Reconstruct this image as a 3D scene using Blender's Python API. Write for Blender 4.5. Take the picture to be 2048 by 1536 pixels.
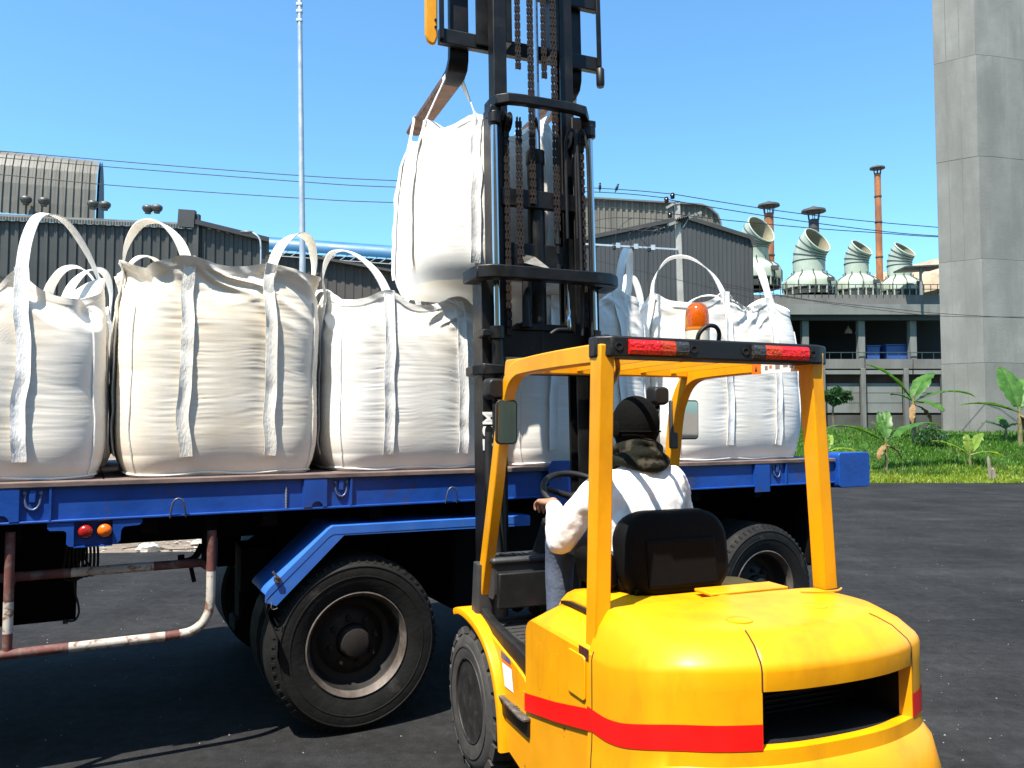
import bpy, bmesh, math, random
import numpy as np
from mathutils import Vector, Matrix

for _o in list(bpy.data.objects):
    bpy.data.objects.remove(_o, do_unlink=True)
scene = bpy.context.scene
COL = scene.collection
R = math.radians

# ------------------------------------------------------------------ camera
EYE = 1.78
PITCH = math.atan(77 / 1600)
FPX = 1600.0
cam_data = bpy.data.cameras.new('camera')
cam_data.sensor_width = 36
cam_data.lens = 36 * FPX / 2048
cam_data.clip_start = 0.05
cam_data.clip_end = 6000
cam = bpy.data.objects.new('camera', cam_data)
cam.location = (0, 0, EYE)
cam.rotation_euler = (math.pi / 2 + PITCH, 0, 0)
COL.objects.link(cam)
scene.camera = cam
scene.render.resolution_x = 1024
scene.render.resolution_y = 768

# ------------------------------------------------------------------ sky and sun
SUN_BEARING = 212.0
SUN_ELEV = 62.5
world = bpy.data.worlds.new('World')
scene.world = world
world.use_nodes = True
wn = world.node_tree
wn.nodes.clear()
sky = wn.nodes.new('ShaderNodeTexSky')
sky.sky_type = 'NISHITA'
sky.sun_disc = False
sky.sun_elevation = R(SUN_ELEV)
sky.sun_rotation = R(SUN_BEARING)
sky.altitude = 0
sky.air_density = 1.0
sky.dust_density = 0.9
sky.ozone_density = 1.6
bg = wn.nodes.new('ShaderNodeBackground')
bg.inputs[1].default_value = 0.115
wo = wn.nodes.new('ShaderNodeOutputWorld')
tint = wn.nodes.new('ShaderNodeVectorMath'); tint.operation = 'MULTIPLY'; tint.inputs[1].default_value = (0.66, 1.05, 1.20)
wn.links.new(sky.outputs[0], tint.inputs[0])
wn.links.new(tint.outputs[0], bg.inputs[0])
wn.links.new(bg.outputs[0], wo.inputs[0])

sun_data = bpy.data.lights.new('sun', 'SUN')
sun_data.energy = 5.0
sun_data.angle = R(0.53)
sun_data.color = (1.0, 0.93, 0.82)
sun = bpy.data.objects.new('sun', sun_data)
_b, _e = R(SUN_BEARING), R(SUN_ELEV)
to_sun = Vector((math.sin(_b) * math.cos(_e), math.cos(_b) * math.cos(_e), math.sin(_e)))
sun.rotation_euler = to_sun.to_track_quat('Z', 'Y').to_euler()
sun.location = (0, -10, 40)
COL.objects.link(sun)

vs = scene.view_settings
vs.view_transform = 'Standard'
vs.look = 'None'
vs.exposure = 1.1
vs.gamma = 1.0
vs.use_curve_mapping = False

# ------------------------------------------------------------------ helpers
def at(px, py, Y):
    """photograph pixel + distance ahead of the camera -> point in the place"""
    u = (px - 1024) / FPX
    v = (768 - py) / FPX
    dy = math.cos(PITCH) - v * math.sin(PITCH)
    dz = math.sin(PITCH) + v * math.cos(PITCH)
    t = Y / dy
    return Vector((u * t, Y, EYE + dz * t))

def smoothstep(a, b, x):
    t = np.clip((np.asarray(x, float) - a) / (b - a), 0, 1)
    return t * t * (3 - 2 * t)

def sinterp(x, xp, fp, w=0.045):
    """np.interp with the kinks rounded off"""
    g = np.linspace(-0.2, 1.2, 561); y = np.interp(g, xp, fp)
    k = np.exp(-0.5*(np.arange(-60,61)*(1.4/560)/w)**2); k /= k.sum()
    y = np.convolve(np.pad(y, 60, mode='edge'), k, mode='valid')
    return np.interp(x, g, y)
_tabs = {}
def vnoise(x, y, seed=0):
    """smooth 2-D value noise, -1..1"""
    if seed not in _tabs:
        _tabs[seed] = np.random.RandomState(seed).rand(64, 64) * 2 - 1
    T = _tabs[seed]
    x = np.asarray(x, float); y = np.asarray(y, float)
    xi = np.floor(x).astype(int); yi = np.floor(y).astype(int)
    fx = x - xi; fy = y - yi
    fx = fx * fx * (3 - 2 * fx); fy = fy * fy * (3 - 2 * fy)
    a = T[xi % 64, yi % 64]; b = T[(xi + 1) % 64, yi % 64]
    c = T[xi % 64, (yi + 1) % 64]; d = T[(xi + 1) % 64, (yi + 1) % 64]
    return (a * (1 - fx) + b * fx) * (1 - fy) + (c * (1 - fx) + d * fx) * fy

class MB:
    """collects shapes for one mesh"""
    def __init__(s):
        s.v = []; s.f = []
    def add(s, vs, fs):
        o = len(s.v)
        s.v += [tuple(p) for p in vs]
        s.f += [tuple(i + o for i in f) for f in fs]
        return s
    def box(s, x0, x1, y0, y1, z0, z1):
        return s.add([(x0,y0,z0),(x1,y0,z0),(x1,y1,z0),(x0,y1,z0),(x0,y0,z1),(x1,y0,z1),(x1,y1,z1),(x0,y1,z1)],
                     [(0,3,2,1),(4,5,6,7),(0,1,5,4),(1,2,6,5),(2,3,7,6),(3,0,4,7)])
    def bar(s, p0, p1, w, h, up=(0,0,1)):
        p0 = Vector(p0); p1 = Vector(p1); d = (p1 - p0).normalized(); up = Vector(up)
        sd = d.cross(up)
        if sd.length < 1e-4: sd = d.cross(Vector((1,0,0)))
        sd.normalize(); u = sd.cross(d).normalized()
        P = []
        for c in (p0, p1):
            for a, b in ((-1,-1),(1,-1),(1,1),(-1,1)):
                P.append(c + sd * (a * w / 2) + u * (b * h / 2))
        return s.add(P, [(0,1,2,3),(7,6,5,4),(0,4,5,1),(1,5,6,2),(2,6,7,3),(3,7,4,0)])
    def sweep(s, pts, sec, up=(0,0,1), cap=True, closed=False, ups=None, scale=None):
        """sec: closed 2-D outline (side, up)"""
        pts = [Vector(p) for p in pts]; n = len(pts); m = len(sec); up0 = Vector(up)
        P = []
        for i, p in enumerate(pts):
            if closed:
                d = pts[(i+1) % n] - pts[i-1]
            else:
                d = pts[min(i+1, n-1)] - pts[max(i-1, 0)]
            d.normalize()
            u = Vector(ups[i]) if ups is not None else up0
            sd = d.cross(u)
            if sd.length < 1e-5: sd = d.cross(Vector((0.3,1,0.1)))
            sd.normalize(); uu = sd.cross(d).normalized()
            k = 1.0 if scale is None else scale[i]
            # mitre
            mi = 1.0
            if 0 < i < n-1 and not closed:
                a = (pts[i] - pts[i-1]).normalized(); c = a.dot(d)
                mi = 1 / max(c, 0.6)
            for (a, b) in sec:
                P.append(p + sd * (a * k) + uu * (b * k * mi))
        F = []
        rng = n if closed else n - 1
        for i in range(rng):
            for j in range(m):
                i2 = (i+1) % n; j2 = (j+1) % m
                F.append((i*m+j, i2*m+j, i2*m+j2, i*m+j2))
        if cap and not closed:
            F.append(tuple(range(m))); F.append(tuple((n-1)*m + j for j in reversed(range(m))))
        return s.add(P, F)
    def tube(s, pts, r, n=8, cap=True, closed=False):
        pts = [Vector(p) for p in pts]; N = len(pts)
        rs = r if isinstance(r, (list, tuple, np.ndarray)) else [r] * N
        d = pts[1] - pts[0]; d.normalize()
        ref = Vector((0,0,1)) if abs(d.z) < 0.9 else Vector((1,0,0))
        a = d.cross(ref).normalized()
        P = []
        for i, p in enumerate(pts):
            if closed: t = (pts[(i+1) % N] - pts[i-1]).normalized()
            else: t = (pts[min(i+1,N-1)] - pts[max(i-1,0)]).normalized()
            a = (a - t * a.dot(t))
            if a.length < 1e-5: a = t.cross(Vector((0.2,0.7,0.5)))
            a.normalize(); b = t.cross(a)
            for k in range(n):
                q = 2 * math.pi * k / n
                P.append(p + (a * math.cos(q) + b * math.sin(q)) * rs[i])
        F = []
        for i in range(N if closed else N-1):
            for k in range(n):
                i2 = (i+1) % N; k2 = (k+1) % n
                F.append((i*n+k, i*n+k2, i2*n+k2, i2*n+k))
        if cap and not closed:
            F.append(tuple(reversed(range(n)))); F.append(tuple((N-1)*n+k for k in range(n)))
        return s.add(P, F)
    def lathe(s, prof, n=24, o=(0,0,0), ax=(0,0,1), cap=True):
        """prof: list of (radius, height along axis)"""
        ax = Vector(ax).normalized(); o = Vector(o)
        ref = Vector((0,0,1)) if abs(ax.z) < 0.9 else Vector((1,0,0))
        a = ax.cross(ref).normalized(); b = ax.cross(a)
        P = []
        for r, h in prof:
            for k in range(n):
                q = 2*math.pi*k/n
                P.append(o + ax*h + (a*math.cos(q) + b*math.sin(q))*r)
        F = []
        for i in range(len(prof)-1):
            for k in range(n):
                k2 = (k+1) % n
                F.append((i*n+k, i*n+k2, (i+1)*n+k2, (i+1)*n+k))
        if cap:
            if prof[0][0] > 1e-5: F.append(tuple(reversed(range(n))))
            if prof[-1][0] > 1e-5: F.append(tuple((len(prof)-1)*n+k for k in range(n)))
        return s.add(P, F)
    def prism(s, poly, axis, a, b):
        """poly in the two other axes (cyclic order), extruded along axis from a to b"""
        n = len(poly); P = []
        for h in (a, b):
            for (u, v) in poly:
                P.append({'x': (h,u,v), 'y': (u,h,v), 'z': (u,v,h)}[axis])
        F = [tuple(range(n)), tuple(reversed(range(n, 2*n)))]
        for i in range(n):
            j = (i+1) % n
            F.append((i, i+n, j+n, j))
        return s.add(P, F)
    def grid(s, P, cu=False, cv=False):
        """P[i][j] points"""
        ni = len(P); nj = len(P[0])
        F = []
        for i in range(ni if cu else ni-1):
            for j in range(nj if cv else nj-1):
                i2 = (i+1) % ni; j2 = (j+1) % nj
                F.append((i*nj+j, i2*nj+j, i2*nj+j2, i*nj+j2))
        return s.add([p for r_ in P for p in r_], F)
    def ell(s, c, r, n=14, m=9, rot=None):
        c = Vector(c); P = []
        for i in range(m+1):
            th = math.pi*i/m
            for k in range(n):
                ph = 2*math.pi*k/n
                q = Vector((r[0]*math.sin(th)*math.cos(ph), r[1]*math.sin(th)*math.sin(ph), r[2]*math.cos(th)))
                if rot is not None: q = rot @ q
                P.append(c + q)
        F = []
        for i in range(m):
            for k in range(n):
                k2 = (k+1) % n
                F.append((i*n+k, (i+1)*n+k, (i+1)*n+k2, i*n+k2))
        return s.add(P, F)
    def build(s, name, mat, parent=None, smooth=None, bevel=0.0, seg=2, fix=True):
        me = bpy.data.meshes.new(name)
        me.from_pydata(s.v, [], s.f)
        if fix:
            bm = bmesh.new(); bm.from_mesh(me)
            bmesh.ops.remove_doubles(bm, verts=bm.verts, dist=1e-6)
            bmesh.ops.recalc_face_normals(bm, faces=bm.faces)
            bm.to_mesh(me); bm.free()
        if smooth is not None:
            me.shade_smooth()
            me.set_sharp_from_angle(angle=R(smooth))
        o = bpy.data.objects.new(name, me)
        COL.objects.link(o)
        if mat: me.materials.append(mat)
        if parent is not None: o.parent = parent
        if bevel > 0:
            b = o.modifiers.new('bevel', 'BEVEL')
            b.width = bevel; b.segments = seg; b.limit_method = 'ANGLE'; b.angle_limit = R(35)
            b.harden_normals = False
            if smooth is None:
                me.shade_smooth(); me.set_sharp_from_angle(angle=R(40))
        return o

def empty(name, loc=(0,0,0), rz=0.0, label=None, cat=None, group=None):
    o = bpy.data.objects.new(name, None)
    o.empty_display_size = 0.2
    o.location = loc; o.rotation_euler = (0,0,rz)
    COL.objects.link(o)
    if label: tag(o, label, cat, group)
    return o

def tag(o, label=None, cat=None, group=None, kind=None):
    if label: o['label'] = label
    if cat: o['category'] = cat
    if group: o['group'] = group
    if kind: o['kind'] = kind
    return o

def copy_tree(o, parent=None):
    c = o.copy(); COL.objects.link(c)
    if parent is not None: c.parent = parent
    for ch in list(o.children): copy_tree(ch, c)
    return c

def rect(w, h):
    return [(-w/2,-h/2),(w/2,-h/2),(w/2,h/2),(-w/2,h/2)]

def rrect(w, h, r, n=4):
    """rounded rectangle outline"""
    out = []
    for cx, cy, a0 in ((w/2-r,-h/2+r,-90),(w/2-r,h/2-r,0),(-w/2+r,h/2-r,90),(-w/2+r,-h/2+r,180)):
        for i in range(n+1):
            a = R(a0 + 90*i/n)
            out.append((cx + r*math.cos(a), cy + r*math.sin(a)))
    return out

def catmull(P, n):
    """resample a polyline of points as a smooth curve with n samples"""
    P = np.array(P, float); m = len(P)
    out = []
    for t in np.linspace(0, m-1, n):
        i = min(int(t), m-2); f = t - i
        p0 = P[max(i-1,0)]; p1 = P[i]; p2 = P[i+1]; p3 = P[min(i+2,m-1)]
        out.append(0.5*((2*p1)+(-p0+p2)*f+(2*p0-5*p1+4*p2-p3)*f*f+(-p0+3*p1-3*p2+p3)*f**3))
    return [Vector(q) for q in out]

# ------------------------------------------------------------------ materials
_m = {}
def M(name, col, rough=0.5, metal=0.0, var=0.12, scale=6.0, bump=0.0, bscale=60.0, stretch=(1,1,1),
      col2=None, thr=0.6, soft=0.08, scale2=None, stretch2=None, coat=0.0, rvar=0.1, spec=0.5, emis=None, trans=0.0):
    if name in _m: return _m[name]
    m = bpy.data.materials.new(name); m.use_nodes = True
    nt = m.node_tree; N = nt.nodes; Lk = nt.links
    b = N['Principled BSDF']
    tc = N.new('ShaderNodeTexCoord')
    mp = N.new('ShaderNodeMapping'); mp.inputs['Scale'].default_value = stretch
    Lk.new(tc.outputs['Object'], mp.inputs['Vector'])
    nz = N.new('ShaderNodeTexNoise'); nz.inputs['Scale'].default_value = scale; nz.inputs['Detail'].default_value = 5
    nz.inputs['Roughness'].default_value = 0.6
    Lk.new(mp.outputs[0], nz.inputs['Vector'])
    mr = N.new('ShaderNodeMapRange')
    mr.inputs[1].default_value = 0.3; mr.inputs[2].default_value = 0.7
    mr.inputs[3].default_value = 1 - var; mr.inputs[4].default_value = 1 + var
    Lk.new(nz.outputs['Fac'], mr.inputs[0])
    mx = N.new('ShaderNodeVectorMath'); mx.operation = 'SCALE'
    mx.inputs[0].default_value = col[:3]
    Lk.new(mr.outputs[0], mx.inputs['Scale'])
    out = mx.outputs[0]
    if col2 is not None:
        n2 = N.new('ShaderNodeTexNoise'); n2.inputs['Scale'].default_value = scale2 or scale*2.5
        n2.inputs['Detail'].default_value = 7; n2.inputs['Roughness'].default_value = 0.65
        m2 = N.new('ShaderNodeMapping'); m2.inputs['Scale'].default_value = stretch2 or stretch
        m2.inputs['Location'].default_value = (3.1, 1.7, 9.2)
        Lk.new(tc.outputs['Object'], m2.inputs['Vector']); Lk.new(m2.outputs[0], n2.inputs['Vector'])
        r2 = N.new('ShaderNodeMapRange'); r2.inputs[1].default_value = thr - soft; r2.inputs[2].default_value = thr + soft
        Lk.new(n2.outputs['Fac'], r2.inputs[0])
        mc = N.new('ShaderNodeMix'); mc.data_type = 'RGBA'
        Lk.new(r2.outputs[0], mc.inputs[0]); Lk.new(out, mc.inputs[6]); mc.inputs[7].default_value = (*col2[:3], 1)
        out = mc.outputs[2]
    Lk.new(out, b.inputs['Base Color'])
    rr = N.new('ShaderNodeMapRange')
    rr.inputs[1].default_value = 0.3; rr.inputs[2].default_value = 0.7
    rr.inputs[3].default_value = max(0.02, rough - rvar); rr.inputs[4].default_value = min(1, rough + rvar)
    Lk.new(nz.outputs['Fac'], rr.inputs[0]); Lk.new(rr.outputs[0], b.inputs['Roughness'])
    b.inputs['Metallic'].default_value = metal
    b.inputs['Specular IOR Level'].default_value = spec
    if coat: 
        b.inputs['Coat Weight'].default_value = coat; b.inputs['Coat Roughness'].default_value = 0.08
    if trans:
        b.inputs['Transmission Weight'].default_value = trans
    if emis:
        b.inputs['Emission Color'].default_value = (*emis[:3], 1); b.inputs['Emission Strength'].default_value = emis[3]
    if bump > 0:
        nb = N.new('ShaderNodeTexNoise'); nb.inputs['Scale'].default_value = bscale; nb.inputs['Detail'].default_value = 4
        Lk.new(mp.outputs[0], nb.inputs['Vector'])
        bp = N.new('ShaderNodeBump'); bp.inputs['Strength'].default_value = bump; bp.inputs['Distance'].default_value = 0.02
        Lk.new(nb.outputs['Fac'], bp.inputs['Height']); Lk.new(bp.outputs[0], b.inputs['Normal'])
    _m[name] = m
    return m

def fabric(name, tint, stain, thr, wr=0.04):
    """woven polypropylene with fine horizontal creases"""
    if name in _m: return _m[name]
    m = M(name, tint, 0.72, var=0.05, scale=3, col2=stain, thr=thr, soft=0.16, scale2=2.2, spec=0.3)
    nt = m.node_tree; N = nt.nodes; Lk = nt.links; b = N['Principled BSDF']
    tc = N.new('ShaderNodeTexCoord'); mp = N.new('ShaderNodeMapping'); mp.inputs['Scale'].default_value = (1.6, 1.6, 30)
    Lk.new(tc.outputs['Object'], mp.inputs['Vector'])
    nz = N.new('ShaderNodeTexNoise'); nz.inputs['Scale'].default_value = 3.2; nz.inputs['Detail'].default_value = 6
    nz.inputs['Roughness'].default_value = 0.62; nz.inputs['Distortion'].default_value = 0.5
    Lk.new(mp.outputs[0], nz.inputs['Vector'])
    n2 = N.new('ShaderNodeTexNoise'); n2.inputs['Scale'].default_value = 9; n2.inputs['Detail'].default_value = 5
    Lk.new(tc.outputs['Object'], n2.inputs['Vector'])
    ad = N.new('ShaderNodeMath'); ad.operation = 'MULTIPLY_ADD'; ad.inputs[1].default_value = 0.5
    Lk.new(n2.outputs['Fac'], ad.inputs[0]); Lk.new(nz.outputs['Fac'], ad.inputs[2])
    bp = N.new('ShaderNodeBump'); bp.inputs['Strength'].default_value = wr; bp.inputs['Distance'].default_value = 0.03
    Lk.new(ad.outputs[0], bp.inputs['Height']); Lk.new(bp.outputs[0], b.inputs['Normal'])
    return m
# ================================================================== SETTING
rng = random.Random(7)
def asphalt_mat():
    m = M('asphalt', (0.021,0.021,0.022), 0.9, var=0.35, scale=0.5, bump=0.5, bscale=140, col2=(0.055,0.054,0.053), thr=0.64, soft=0.05, scale2=95, rvar=0.08, spec=0.1)
    nt = m.node_tree; N = nt.nodes; Lk = nt.links; b = N['Principled BSDF']
    src = b.inputs['Base Color'].links[0].from_socket
    tc = N.new('ShaderNodeTexCoord')
    f = None
    for sc, rot, lo, hi, a0, a1 in (((0.25,2.2,1),0.45,0.45,0.70,1.0,1.28),((1,1,1),0.0,0.35,0.65,0.78,1.25),((9,9,9),0.0,0.3,0.7,0.70,1.32)):
        mp = N.new('ShaderNodeMapping'); mp.inputs['Scale'].default_value = sc; mp.inputs['Rotation'].default_value = (0,0,rot)
        nz = N.new('ShaderNodeTexNoise'); nz.inputs['Scale'].default_value = 1.3; nz.inputs['Detail'].default_value = 8; nz.inputs['Roughness'].default_value = 0.7
        Lk.new(tc.outputs['Object'], mp.inputs['Vector']); Lk.new(mp.outputs[0], nz.inputs['Vector'])
        mr = N.new('ShaderNodeMapRange'); mr.inputs[1].default_value = lo; mr.inputs[2].default_value = hi; mr.inputs[3].default_value = a0; mr.inputs[4].default_value = a1
        Lk.new(nz.outputs['Fac'], mr.inputs[0])
        sv = N.new('ShaderNodeVectorMath'); sv.operation = 'SCALE'; Lk.new(src, sv.inputs[0]); Lk.new(mr.outputs[0], sv.inputs['Scale']); src = sv.outputs[0]
    Lk.new(src, b.inputs['Base Color'])
    return m
# ground sheet to the horizon
mb = MB()
mb.add([(-1500,-800,-0.03),(1500,-800,-0.03),(1500,2500,-0.03),(-1500,2500,-0.03)], [(0,1,2,3)])
g = mb.build('ground', M('dry_soil', (0.17,0.13,0.09), 0.95, var=0.35, scale=0.8, bump=0.4, bscale=12, col2=(0.30,0.27,0.22), thr=0.58, scale2=3), fix=False)
tag(g, kind='structure')
# asphalt yard
edge = [(-60,11.4),(-9,11.3),(-6,11.0),(-4.4,11.15),(-3,10.95),(-1.8,11.1),(0,11.8),(2,14),(4,18),(6.5,22.2),(9,23.6),(11.5,23.9),(14,23.7),(17,24.0),(22,23.8),(60,23.7)]
mb = MB()
mb.add([(-60,-40,0)] + [(x,y,0) for x,y in edge] + [(60,-40,0)], [tuple(range(len(edge)+2))])
y_ = mb.build('asphalt_yard', asphalt_mat(), fix=False)
tag(y_, kind='structure')

def terr(x, y):
    """height of the grassy bank"""
    x = np.asarray(x, float); y = np.asarray(y, float)
    h = 1.32*smoothstep(24.0, 33.5, y) + 0.03*smoothstep(23.5,24.5,y)
    h = h + 0.10*vnoise(x*0.35, y*0.35, 5)*smoothstep(24.5, 27, y)
    return h * smoothstep(2.0, 8.0, x - 0.0*y) - 0.05
mb = MB()
xs = np.linspace(2, 60, 88); ys = np.concatenate([np.linspace(23.2, 36, 44), np.linspace(37, 110, 14)])
mb.grid([[(x, y, float(terr(x, y))) for x in xs] for y in ys])
gb = mb.build('grass_bank', M('bank_soil_green', (0.035,0.085,0.012), 0.95, var=0.5, scale=0.5, bump=0.6, bscale=9, col2=(0.10,0.10,0.03), thr=0.66, scale2=1.3), smooth=60, fix=False)
tag(gb, kind='structure')

# leaf / grass materials with some light passing through
def leaf_mat(name, col, col2, tr=0.35):
    m = M(name, col, 0.5, var=0.35, scale=2.5, col2=col2, thr=0.6, soft=0.12, scale2=5)
    nt = m.node_tree; N = nt.nodes; Lk = nt.links; b = N['Principled BSDF']
    t = N.new('ShaderNodeBsdfTranslucent'); mx = N.new('ShaderNodeMixShader'); mx.inputs[0].default_value = tr
    src = b.inputs['Base Color'].links[0].from_socket
    g2 = N.new('ShaderNodeVectorMath'); g2.operation = 'MULTIPLY'; g2.inputs[1].default_value = (1.5,1.4,0.7)
    Lk.new(src, g2.inputs[0]); Lk.new(g2.outputs[0], t.inputs['Color'])
    out = N['Material Output']
    Lk.new(b.outputs[0], mx.inputs[1]); Lk.new(t.outputs[0], mx.inputs[2]); Lk.new(mx.outputs[0], out.inputs['Surface'])
    return m

def grass(name, n, xr, yr, h0, h1, mat, label, seed, edge_fn=None):
    rs = np.random.RandomState(seed)
    x = rs.uniform(*xr, n); y = yr[0] + (yr[1]-yr[0])*rs.rand(n)**1.3
    if edge_fn is not None:
        k = edge_fn(x, y); x = x[k]; y = y[k]; n = len(x)
    dens = vnoise(x*0.6, y*0.6, seed+1)
    h = (h0 + (h1-h0)*rs.rand(n))*(1 + 0.45*dens)
    z = terr(x, y) - 0.02
    a = rs.uniform(0, 2*np.pi, n); w = 0.012 + 0.016*rs.rand(n)
    lean = rs.uniform(0.05, 0.55, n)*h; la = rs.uniform(0, 2*np.pi, n)
    ca, sa = np.cos(a)*w, np.sin(a)*w
    V = np.zeros((n,5,3))
    V[:,0] = np.stack([x-ca, y-sa, z],1); V[:,1] = np.stack([x+ca, y+sa, z],1)
    mx_, my_ = x+np.cos(la)*lean*0.35, y+np.sin(la)*lean*0.35
    V[:,2] = np.stack([mx_+ca*.8, my_+sa*.8, z+h*0.6],1); V[:,3] = np.stack([mx_-ca*.8, my_-sa*.8, z+h*0.6],1)
    V[:,4] = np.stack([x+np.cos(la)*lean, y+np.sin(la)*lean, z+h],1)
    idx = np.arange(n)*5
    F4 = np.stack([idx,idx+1,idx+2,idx+3],1).tolist(); F3 = np.stack([idx+3,idx+2,idx+4],1).tolist()
    me = bpy.data.meshes.new(name); me.from_pydata(V.reshape(-1,3).tolist(), [], F4+F3)
    me.materials.append(mat); o = bpy.data.objects.new(name, me); COL.objects.link(o)
    tag(o, label, 'grass', kind='stuff'); return o
grass_hi = leaf_mat('grass_blade_yellow_green', (0.21,0.30,0.02), (0.34,0.31,0.06), 0.4)  # yellow-green blade colour
grass_lo = leaf_mat('grass_blade_dense', (0.065,0.17,0.015), (0.13,0.24,0.03), 0.4)
grass('short_grass', 26000, (7.5,26), (23.65,26.6), 0.06, 0.20, grass_hi, 'short bright yellow-green grass along the edge of the asphalt', 11)
grass('tall_grass', 60000, (8.5,26), (25.6,35.5), 0.06, 0.20, grass_lo, 'tall dark green grass covering the bank below the concrete tower', 12)

grass('weeds', 5200, (8.6,26), (25.0,34.5), 0.16, 0.42, leaf_mat('weed_blade', (0.07,0.15,0.02), (0.20,0.18,0.06), 0.4), 'taller loose weeds standing out of the grass around the banana stems', 14, lambda x, y: vnoise(x*0.9, y*0.9, 31) > 0.12)
# grit on the asphalt
rs = np.random.RandomState(3)
mb = MB()
for i in range(3200):
    if rs.rand() < 0.6: x, y = rs.uniform(1.5, 14), 3.0 + 16*rs.rand()**1.6
    else: x, y = rs.uniform(-6, 3), rs.uniform(2.6, 10.5)
    s_ = 0.002 + 0.006*rs.rand()**3
    a = rs.uniform(0, 6.28); c, s2 = math.cos(a)*s_, math.sin(a)*s_
    mb.add([(x-c,y-s2,0.001),(x+s2,y-c,0.001),(x+c,y+s2,0.001),(x-s2,y+c,0.001),(x,y,0.001+s_*0.9)], [(0,1,4),(1,2,4),(2,3,4),(3,0,4)])
o = mb.build('grit', M('grit_pale', (0.19,0.18,0.165), 0.9, var=0.4, scale=3), fix=False)
tag(o, 'pale grit and crumbs strewn over the dark asphalt', 'grit', kind='stuff')

# rubble on the verge behind the trailer
mb = MB()
for i in range(900):
    x = rs.uniform(-9.5, -1.2); y = 11.15 + 2.2*rs.rand()**1.2
    s_ = 0.008 + 0.045*rs.rand()**3
    pts = [(x+s_*rs.uniform(-1,1)*1.3, y+s_*rs.uniform(-1,1)*1.3, -0.03+s_*rs.uniform(0,1.1)) for _ in range(5)]
    mb.add(pts, [(0,1,2),(0,2,3),(0,3,4),(0,4,1),(1,2,4),(2,3,4)])
o = mb.build('rubble', M('rubble_stone', (0.36,0.32,0.27), 0.95, var=0.4, scale=4, col2=(0.25,0.15,0.09), thr=0.6, scale2=3), fix=False)
tag(o, 'strip of small broken stones and chips along the far asphalt edge', 'rubble', kind='stuff')
def stone(name, c, s, seed, label, mat):
    r_ = np.random.RandomState(seed); m = MB()
    m.ell((0,0,s[2]*0.6), s, 9, 6)
    m.v = [tuple(np.array(p)*(1+0.25*r_.uniform(-1,1,3))) for p in m.v]
    o = m.build(name, mat, None, smooth=25); o.location = c
    return tag(o, label, 'stone')
pale = M('pale_stone', (0.5,0.46,0.4), 0.9, var=0.2, scale=6, bump=0.3, bscale=20)
p = at(277,1112,11.0); stone('stone', (p.x, 11.3, -0.03), (0.16,0.1,0.075), 1, 'largest pale broken slab of stone seen under the trailer', pale)
p = at(345,1104,11.0); stone('stone', (p.x, 11.9, -0.03), (0.12,0.08,0.05), 2, 'grey flat stone right of the pale slab beneath the trailer', M('grey_stone',(0.3,0.28,0.25),0.9,var=.2,scale=6))
# twisted wire on the verge
mb = MB(); p = at(300,1112,11.0)
mb.tube(catmull([(p.x-0.5,11.25,0.02),(p.x-0.2,11.3,0.05),(p.x+0.2,11.2,0.02),(p.x+0.7,11.25,0.04),(p.x+1.1,11.3,0.05)], 24), 0.008, 6)
o = mb.build('scrap_wire', M('rust_dark',(0.06,0.035,0.025),0.9,var=.3), smooth=60)
tag(o, 'thin rusty scrap wire lying among the stones beneath the trailer', 'wire')

# ---------------------------------------------------------------- corrugated sheet helper
def corrugated(mb, p0, p1, zb, zt, pitch=0.5, depth=0.06, out=None):
    """sheet with trapezoid ribs standing between the plan points p0 and p1; zt may be a function of 0..1"""
    p0 = Vector((p0[0],p0[1],0)); p1 = Vector((p1[0],p1[1],0)); L = (p1-p0).length; d = (p1-p0)/L
    nrm = Vector((d.y,-d.x,0))
    n = max(2, int(L/pitch)); P0 = []; P1 = []
    for i in range(n):
        for f, o in ((0.0,0),(0.45,0),(0.55,1),(0.9,1)):
            t = (i+f)/n; q = p0 + d*(t*L) + nrm*(o*depth)
            z1 = zt(t) if callable(zt) else zt; z0 = zb(t) if callable(zb) else zb
            P0.append((q.x,q.y,z0)); P1.append((q.x,q.y,z1))
    mb.grid([P0,P1])

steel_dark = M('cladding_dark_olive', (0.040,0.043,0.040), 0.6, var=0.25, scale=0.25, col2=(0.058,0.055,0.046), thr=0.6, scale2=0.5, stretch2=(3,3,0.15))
steel_lit = M('cladding_sunlit_weathered', (0.125,0.118,0.096), 0.6, var=0.25, scale=0.3, col2=(0.085,0.078,0.066), thr=0.55, scale2=0.6, stretch2=(3,3,0.2))  # paler tone paints in the sunlit face of the roof monitors
steel_grey = M('cladding_grey', (0.045,0.049,0.053), 0.6, var=0.14, scale=0.2, col2=(0.036,0.039,0.042), thr=0.55, scale2=0.4, stretch2=(4,4,0.12))
trim_dark = M('roof_trim_dark', (0.035,0.036,0.036), 0.6, var=0.2, scale=1)
# left factory: long clad shed
A = at(-120,398,46); B = at(394,424,50); Cc = at(540,480,51.5)
fac = empty('factory_shed', ((A.x+B.x)/2,(A.y+B.y)/2,0), 0, 'long dark ribbed steel factory shed behind the bags at far left', 'building')
def local(root):
    o = Vector(root.location)
    return lambda v: Vector(v) - o
lf = local(fac)
a, b, c = lf(A), lf(B), lf(Cc)
mb = MB(); corrugated(mb, a, b, 0, lambda t: (1-t)*(A.z-1.1)+t*(B.z-1.1), 0.5, 0.09); mb.build('wall', steel_dark, fac, fix=False)
mb = MB(); corrugated(mb, (b.x+0.02,b.y+0.05), c, 0, lambda t: (1-t)*(B.z-0.6)+t*Cc.z, 0.5, 0.09); mb.build('wall', steel_dark, fac, fix=False)
mb = MB()   # eave band of the roof, sloping back
nb = 90
P=[[],[],[]]
dv = (b-a); nn = Vector((dv.y,-dv.x,0)).normalized()
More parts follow.
